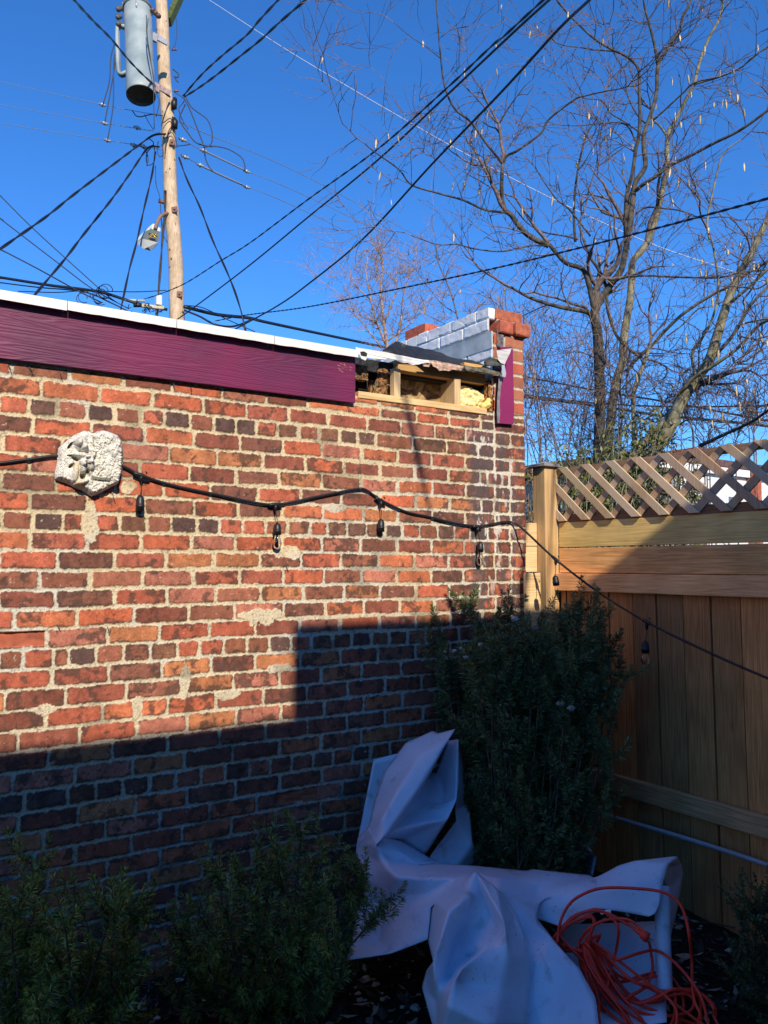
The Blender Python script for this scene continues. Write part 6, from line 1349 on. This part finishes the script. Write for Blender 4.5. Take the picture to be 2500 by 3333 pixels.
FACES = ['a1 a2 a3 a6', 'a6 a3 a5 a4',
 'b1 b2 bc1 b14', 'b2 b3 b4 bc1', 'b4 b5 b6 bc1', 'b6 b7 bc2 bc1', 'b14 bc1 bc2 b13', 'b7 b8 bc2', 'b8 b9 bc3 bc2', 'b13 bc2 bc3 b12', 'b9 b10 b11 bc3', 'bc3 b11 b12',
 'c1 c2 c3 c4 c5', 'c5b c5 c4 c6 c7', 'c5b c7 c14', 'c3 c8 c6 c4', 'c6 c8 c9 c10 c14 c7', 'c14 c10 c15', 'c15 c10 c12 c11', 'c12 c10 c13', 'c2 d1 d2 c3', 'c3 d2 d5 c8', 'd2 d3 d4 d5', 'd4 d3 d9', 'd9 d3 d6 d7', 'd4 d9 d8', 'd9 d7 d8', 'd3 d10 d6',
 'e3 e1 e5 c11', 'e1 e2 e4 c13 e5', 'f1 f2 e1 e3', 'f2 f3 e2 e1',
 'g1 f1 g8 g2', 'g2 g8 g3', 'f1 f2 g9 g8', 'g8 g9 g4 g3', 'f2 f3 g10 g9', 'g9 g10 g5 g4', 'f3 f4 f5 g7 g6 g10', 'g10 g6 g5', 'f5 f6 g12 g11 g7', 'f6 f6b f7 g13 g12', 'b12 b10 f1 g1', 'g1 g2 g0', 
 'g3 g4 h3 h1', 'g4 g5 i1 h2', 'h1 h3 h6', 'h2 i1 i2 h5 h3', 'h3 h5 h4 h6', 'h4 h5 h8 h7', 'h5 i2 i3 h8', 'g5 g6 i6 i7 i1', 'i1 i7 i5 i4 i3 i2', 'g6 g7 i6',
 'j0 j1 j11 l2 l1', 'j1 j2 j10 j11', 'j2 j3 j4 j12 j10', 'j4 j5 j12', 'j5 j13 m10 m9 j12', 'j10 j12 m9 m7 j11', 'l2 j11 m7 l3', 'l3 m7 m1 l4', 'm7 m9 m8 m1', 'm9 m10 m2 m8', 'm8 m2 m1', 'm10 m3 m2', 'j13 j8 m4 m3 m10', 'j8 j9 m5 m4', 'j5 j6 j13', 'j6 j7 j8 j13', 'j7 j14 j9 j8',
 'i6 i7 i5 j2 j1', 'i6 j1 j0 g7', 'b6 c1 c5b b7', 'b7 c5b c14 b8', 'b8 c14 c15 b9', 'b9 c15 c11 b10', 'l1 l2 l3 l4 l5', 'l1 l5 l6 l7', 'l5 l4 m1 n6', 'm1 m2 m6 n7 n6', 'm2 m3 m6', 'm3 m4 n8 n7 m6', 'm4 m5 n8', 'l6 l5 n6 n1', 'n1 n6 n3 n2', 'n6 n7 n4 n3', 'n7 n8 n5 n4',
 'g11 g12 o1', 'o1 g12 g13 o7 o2', 'l7 l6 n1 o1', 'o1 o2 n2 n1', 'o2 o7 o8 o3', 'n2 o2 o3 n3', 'o3 o8 o12 o4', 'n3 o3 o4 n4', 'o4 o12 o5', 'n4 o4 o5 n5', 'o8 o14 o9 o12', 'o12 o9 o10 o13 o5', 'o13 o10 o11', 'o5 o13 o6', 'n5 o5 o6',
 'f7 f8 q1 q12 q11 g13', 'q1 q2 q4 q5 q12', 'q2 q3 q4', 'q12 q5 q6 q8 q9', 'q6 q7 q8', 'q11 q12 q9 q10', 'g13 q11 q16 o7', 'q16 q11 q10 q15', 'q16 q15 q13 q14', 'o7 q16 q14 o8',
 'q3 r1 r6 q4', 'r1 r2 r7 r6', 'q4 r6 r7 q5', 'r2 r3 r8 r7', 'r3 r4 r5 r8',
 's1 s2 s5 s6', 's2 s3 s4 s5', 's6 s5 s7 s8', 's5 s4 s9 s7']
RIDGES = ['j0 j11 j10 j12 j5 j13 j8', 'j1 j10', 'j0 l1 l2 l3 l4', 'l4 l5', 'l5 l4 m1 m2 m3 m4 m5', 'l6 n1 n2 n3 n4 n5', 'l1 l7 l6', 'f1 f2 f3 f4 f5 f6 f6b f7 f8 q1 q2 q3', 'g3 g4 g5 g6 g7 g11', 'i1 i2 h5', 'c2 c3 c8 c9 c10', 'c7 c6 c4', 'c7 c14 c15', 'c11 c12 c10', 'c6 c8', 'c5 c4', 'd3 d9', 'd1 d2 d3', 'o1 o2 o3 o4 o5 o6', 'j5 j6 j7', 'm2 m6', 'b1 b14 b13 b12', 'q3 r1 r2 r3', 'j2 j3', 'b12 b10', 'g6 i6', 'f7 g13', 'j2 j10', 'i3 i4']
keys = list(V.keys()); ki = {k_: i for i, k_ in enumerate(keys)}
import bmesh
bm = bmesh.new(); so3 = np.array([V[k_] for k_ in keys]); cen = onz(1700, 3000, .1)*[1, 1, 0]
bv = [bm.verts.new(tuple(p-cen)) for p in so3]
for f in FACES:
    ids = [bv[ki[q]] for q in f.split()]
    try: bm.faces.new(ids)
    except ValueError: pass
bmesh.ops.delete(bm, geom=[v_ for v_ in bm.verts if not v_.link_faces], context='VERTS')
bmesh.ops.recalc_face_normals(bm, faces=bm.faces)
idx_of = {}
def near_ridge(e):
    a_, b2 = [np.array(v_.co[:]) for v_ in e.verts]
    for (p_, q_) in RDL:
        if (np.linalg.norm(a_-p_) < 1e-4 and np.linalg.norm(b2-q_) < 1e-4) or (np.linalg.norm(a_-q_) < 1e-4 and np.linalg.norm(b2-p_) < 1e-4): return True
    return False
RDL = [(V[a_]-cen, V[b2]-cen) for L_ in RIDGES for a_, b2 in zip(L_.split(), L_.split()[1:])]
cl = bm.edges.layers.float.get('crease_edge') or bm.edges.layers.float.new('crease_edge')
for e in bm.edges: e[cl] = 0.0
bm.normal_update(); bm.verts.index_update()
RD = set()
for L_ in RIDGES:
    q_ = L_.split()
    for a_, b2 in zip(q_, q_[1:]): RD.add(frozenset((tuple(np.round(V[a_]-cen, 5)), tuple(np.round(V[b2]-cen, 5)))))
for e in bm.edges:
    if len(e.link_faces) == 2: e[cl] = 1.0 if frozenset(tuple(np.round(np.array(v_.co[:]), 5)) for v_ in e.verts) in RD or near_ridge(e) else .78
    else: e[cl] = 1.0
old = set(v_.index for v_ in bm.verts); n_old = len(bm.verts)
bm.verts.index_update(); bm.normal_update(); rj = np.random.default_rng(4)
for v_ in bm.verts[n_old:] if hasattr(bm.verts, 'ensure_lookup_table') and not bm.verts.ensure_lookup_table() else []:
    if not v_.is_boundary: v_.co += v_.normal*float(0)
me = bpy.data.meshes.new('vinyl_sheet'); bm.to_mesh(me); bm.free()
sheet = bpy.data.objects.new('vinyl_sheet', me); COL.objects.link(sheet); sheet.location = cen; me.materials.append(vin)
md = sheet.modifiers.new('sub', 'SUBSURF'); md.levels = 3; md.render_levels = 3
md2 = sheet.modifiers.new('thick', 'SOLIDIFY'); md2.thickness = .0025; md2.offset = 0
shade(sheet); tag(sheet, 'crumpled white vinyl sheet heaped on the soil in front of the yew', 'vinyl sheet')
mb = MB(); Qr = [hd(*kr(1160, 470, 3.10)), hd(*kr(1165, 700, 3.06)), hd(*kr(1172, 1000, 3.0)), hd(*kr(1180, 1250, 2.95)), hd(*kr(1185, 1345, 2.93))]
mb.tube(spline(Qr, 5), .026, 16); ro = mb.build('rolled_edge', vin, sheet)
# ------------------------------------------------------------------ orange extension cord
orange = basic('orange_rubber', (.97, .050, .022), .5, .12, 40, .1, spec=.5, tint=False)
def co_(pts, dz=0.0):
    out = []
    for a_, b2 in pts:
        px, py = 1700+a_/2.552, 2700+b2/2.552; z = .075+(3333-py)/443*.29+dz+random.uniform(-.012, .012); q_ = onz(px, py, z); lim = 2.88+.0003*(3100-py); hdq = math.hypot(q_[0]-EYE[0], q_[1]-EYE[1]); out.append(q_ if hdq < lim or py > 3060 else hd(px, py, lim))
    return out
cordp = co_([(500, 1640), (640, 1640), (630, 1500), (700, 1330), (740, 1150), (780, 1000), (800, 850), (770, 760), (700, 700)], .02)
seqs = [
 [(620, 665), (540, 680), (430, 730), (330, 830), (255, 910), (300, 960), (380, 1010), (450, 990), (620, 880), (640, 890), (600, 960), (540, 960)],
 [(500, 1000), (480, 1100), (540, 1250), (620, 1400), (720, 1600), (700, 1680), (600, 1700)],
 [(640, 1450), (560, 1200), (470, 1050), (480, 930), (560, 820), (700, 750), (860, 745), (960, 800), (1040, 900), (1075, 1050), (1080, 1180), (1030, 1300), (900, 1380)],
 [(840, 1400), (700, 1200), (560, 980), (520, 960), (530, 1080), (620, 1250), (760, 1420), (900, 1600), (960, 1680)],
 [(1060, 1700), (960, 1560), (800, 1350), (680, 1130), (600, 980), (560, 1000), (640, 1180), (780, 1330), (950, 1440), (1100, 1420), (1250, 1350), (1380, 1325), (1500, 1370), (1590, 1460), (1600, 1560), (1560, 1650)],
 [(1500, 1690), (1530, 1560), (1480, 1380), (1380, 1230), (1250, 1090), (1110, 1005), (960, 1030), (820, 1075), (720, 1080), (640, 1020)],
 [(590, 1010), (640, 1120), (760, 1250), (860, 1260), (980, 1220), (1120, 1190), (1240, 1230), (1310, 1330), (1340, 1450), (1320, 1580), (1290, 1680)],
 [(1200, 1690), (1260, 1560), (1270, 1400), (1230, 1280), (1150, 1220), (1000, 1240), (880, 1250), (760, 1180), (660, 1060), (700, 1200), (860, 1440), (1060, 1540), (1260, 1545), (1390, 1510), (1425, 1430), (1370, 1370), (1230, 1380), (1120, 1430), (1000, 1440), (850, 1330), (740, 1150)],
 [(620, 960), (700, 1060), (900, 1240), (1080, 1330), (1230, 1420), (1290, 1550), (1270, 1680)],
 [(1150, 1700), (1000, 1600), (860, 1500), (700, 1330), (580, 1120), (540, 1000), (600, 1130), (700, 1320), (820, 1500), (900, 1700)],
 [(1000, 1720), (880, 1560), (760, 1400), (640, 1200), (560, 1050), (480, 1010), (330, 960), (300, 870), (330, 730), (400, 610), (500, 540), (620, 495), (760, 482), (950, 490), (1130, 510), (1230, 550), (1310, 620), (1360, 740), (1390, 900), (1408, 1080), (1412, 1260), (1430, 1420), (1480, 1540), (1470, 1640)],
 [(1440, 1700), (1470, 1560), (1480, 1420), (1400, 1340), (1290, 1330), (1160, 1360), (1040, 1420), (930, 1420), (780, 1260), (640, 1080), (560, 960)],
 [(520, 1100), (560, 1300), (680, 1480), (860, 1640), (960, 1700), (840, 1560), (700, 1400), (600, 1250), (520, 1080), (560, 900), (600, 780), (580, 730), (480, 740), (400, 780), (300, 880)],
 [(290, 940), (310, 850), (400, 740), (500, 690), (620, 675), (720, 700), (800, 745), (900, 800), (935, 830)]]
seqs = seqs[:5]+[[(a_+random.uniform(-22, 22), b2+random.uniform(-22, 22)) for a_, b2 in seqs[q]] for q in (3, 4, 8, 9, 12, 3)]+seqs[5:]
for i, s_ in enumerate(seqs): cordp += co_(s_, .012*(i % 4)+(.02 if i == 16 else 0))
ext = thing('extension_cord', 'tangled orange-red extension cord piled on the white vinyl sheet', 'extension cord', tuple(onz(2050, 3150, .15)))
mb = MB(); mb.tube(spline(cordp, 7), .0050, 8); mb.build('cord', orange, ext)
e1, e2 = co_([(925, 822), (1050, 905)], .04); dv = Vector(e2-e1); Lp = dv.length; M = dv.to_track_quat('Z', 'Y').to_matrix().to_4x4(); M.translation = Vector(e1)
mb = MB(); mb.lathe([(.001, 0), (.006, 0), (.007, Lp*.1), (.0065, Lp*.2), (.009, Lp*.3), (.0085, Lp*.45), (.014, Lp*.55), (.017, Lp*.75), (.016, Lp*1.0), (.001, Lp*1.0)], 16, M); pl = mb.build('plug', orange, ext)
for dx in (-.006, .006):
    mb = MB(); mb.box((dx-.0008, -.0035, Lp), (dx+.0008, .0035, Lp+.017), M=M); q = mb.build('prong', galv, ext); q.parent = pl
t1, t2 = co_([(655, 705), (735, 690)], .05)
mb = MB(); mb.slab([t1, t1+(t2-t1), t1+(t2-t1)+np.array([0, 0, .012]), t1+np.array([0, .01, .006])], .0008, (0, -1, 0)); mb.build('cord_tag', whitepaint, ext)
# ------------------------------------------------------------------ debris
foamw = basic('foam_crumb', (.60, .60, .52), .8, .3, 70, .9, .006)
def chip(p, r_, seed, flat=.5):
    rn = np.random.default_rng(seed); n1, n2_ = 8, 6; vs = []
    for i in range(n2_+1):
        th = math.pi*i/n2_
        for j in range(n1):
            ph = 2*math.pi*j/n1; rr_ = r_*rn.uniform(.5, 1.2); vs.append((rr_*math.sin(th)*math.cos(ph)*1.3, rr_*math.sin(th)*math.sin(ph), rr_*math.cos(th)*flat))
    fs = [(i*n1+j, i*n1+(j+1) % n1, (i+1)*n1+(j+1) % n1, (i+1)*n1+j) for i in range(n2_) for j in range(n1)]
    mb = MB(); g = rn.uniform(.6, 1.15)*(.7 if seed >= 500 else 1); mb.add(np.array(vs)+p, fs, (g, g*rn.uniform(.9, 1), g*rn.uniform(.75, 1), .5)); return mb
k8 = lambda L: [(a_/1.2762, 2500+b2/1.2762) for a_, b2 in L]
gc = k8([(745, 865), (853, 925), (588, 955), (655, 995), (1495, 930), (1605, 930), (1560, 860), (1335, 1050), (1440, 520), (1305, 590), (1025, 705), (1000, 740), (1520, 840), (1410, 850), (1365, 1025)])+[(2190, 2960), (2205, 3045), (2375, 3115), (2420, 3240), (2440, 3245), (2255, 3000), (2150, 2960), (1190, 3230), (1165, 3210), (1200, 3250), (1330, 3160), (1310, 3265), (1350, 3270), (1225, 3170), (2160, 3280), (1250, 3230)]
rn = np.random.default_rng(3)
for i, (px, py) in enumerate(gc+[(rn.uniform(1130, 1420), rn.uniform(3080, 3330)) for _ in range(14)]+[(rn.uniform(2180, 2460), rn.uniform(2900, 3330)) for _ in range(12)]):
    p = onz(px, py, .03); p[1] = min(p[1], -.03); p[0] = min(p[0], 3.0); p[2] = gz(p)+.006; o = chip(p, rn.uniform(.006, .020) if i < len(gc) else rn.uniform(.003, .009), 300+i).build('foam_crumb', foamw)
    tag(o, 'pale foam crumb lying on the dark soil', 'foam crumb', 'foam crumbs scattered on the soil')
for i, (px, py, r_) in enumerate(((1565, 2100, .018), (1500, 2110, .010), (1478, 2118, .012), (1515, 2140, .014), (1450, 2122, .008), (1678, 2015, .020), (1745, 2045, .012), (1780, 2050, .010), (1825, 2290, .020), (1860, 2305, .024), (1650, 2330, .015), (1600, 2220, .008))):
    p = hd(px, py, 3.38+.1*(py < 2060)); o = chip(p, r_*.7, 500+i, .8).build('foam_crumb', foamw); tag(o, 'pale foam crumb caught in the large yew bush', 'foam crumb', 'foam crumbs caught in the yew')
# a torn white bag behind the yew stems
mb = MB(); pb_ = [onz(1850, 2850, .05), hd(1855, 2790, 3.55), hd(1905, 2740, 3.6), hd(1942, 2790, 3.6), hd(1930, 2850, 3.55)]
mb.slab(pb_, .02, (.3, .9, 0), sub=3); o = mb.build('plastic_scrap', vin); tag(o, 'white plastic scrap sticking up behind the sheet under the yew', 'plastic scrap')
# leaf litter and mulch
litm, nt, b = newmat('leaf_litter'); a = nd(nt, 'ShaderNodeAttribute'); a.attribute_name = 'tint'; nt.links.new(a.outputs['Color'], b.inputs['Base Color']); b.inputs['Roughness'].default_value = .8
mb = MB()
for i in range(7000):
    x, y = rn.uniform(.2, 3.0), rn.uniform(-2.2, -.03); z = gz((x, y))+rn.uniform(.002, .016); r_ = rn.uniform(.005, .022)*(1 if rn.random() < .75 else 1.8)
    a1 = rn.uniform(0, 6.28); d = np.array([math.cos(a1), math.sin(a1), rn.normal(0, .3)]); s = np.array([-math.sin(a1), math.cos(a1), rn.normal(0, .3)]); p = np.array([x, y, z]); wl = rn.uniform(.15, .6)
    g = rn.choice([.03, .08, .18, .42], p=[.36, .31, .22, .11])*rn.uniform(.6, 1.3)
    mb.add([p-d*r_, p+s*r_*wl, p+d*r_+[0, 0, r_*.3], p-s*r_*wl], [(0, 1, 2, 3)], (g, g*.72, g*.5, 1))
lit = mb.build('leaf_litter', litm); tag(lit, 'dark mulch and dead leaves covering the soil', 'leaf litter', kind='stuff')
twl = [[(2200, 3010), (2300, 3000), (2420, 3010), (2500, 2990)], [(1930, 2825), (1980, 2830), (2030, 2850)], [(2290, 3110), (2340, 3140), (2400, 3170)]]
for i, L in enumerate(twl):
    mb = MB(); mb.tube(spline([onz(a_, b2, .08)*[1, 1, 0]+[0, 0, gz(onz(a_, b2, .08))+.02+.01*(j % 2)] for j, (a_, b2) in enumerate(L)], 5), .003, 5); o = mb.build('fallen_twig', stemm); tag(o, ['long curved twig on the soil at the foot of the fence', 'short twig on the soil right of the yew stems', 'twig on the soil right of the orange cord'][i], 'twig')
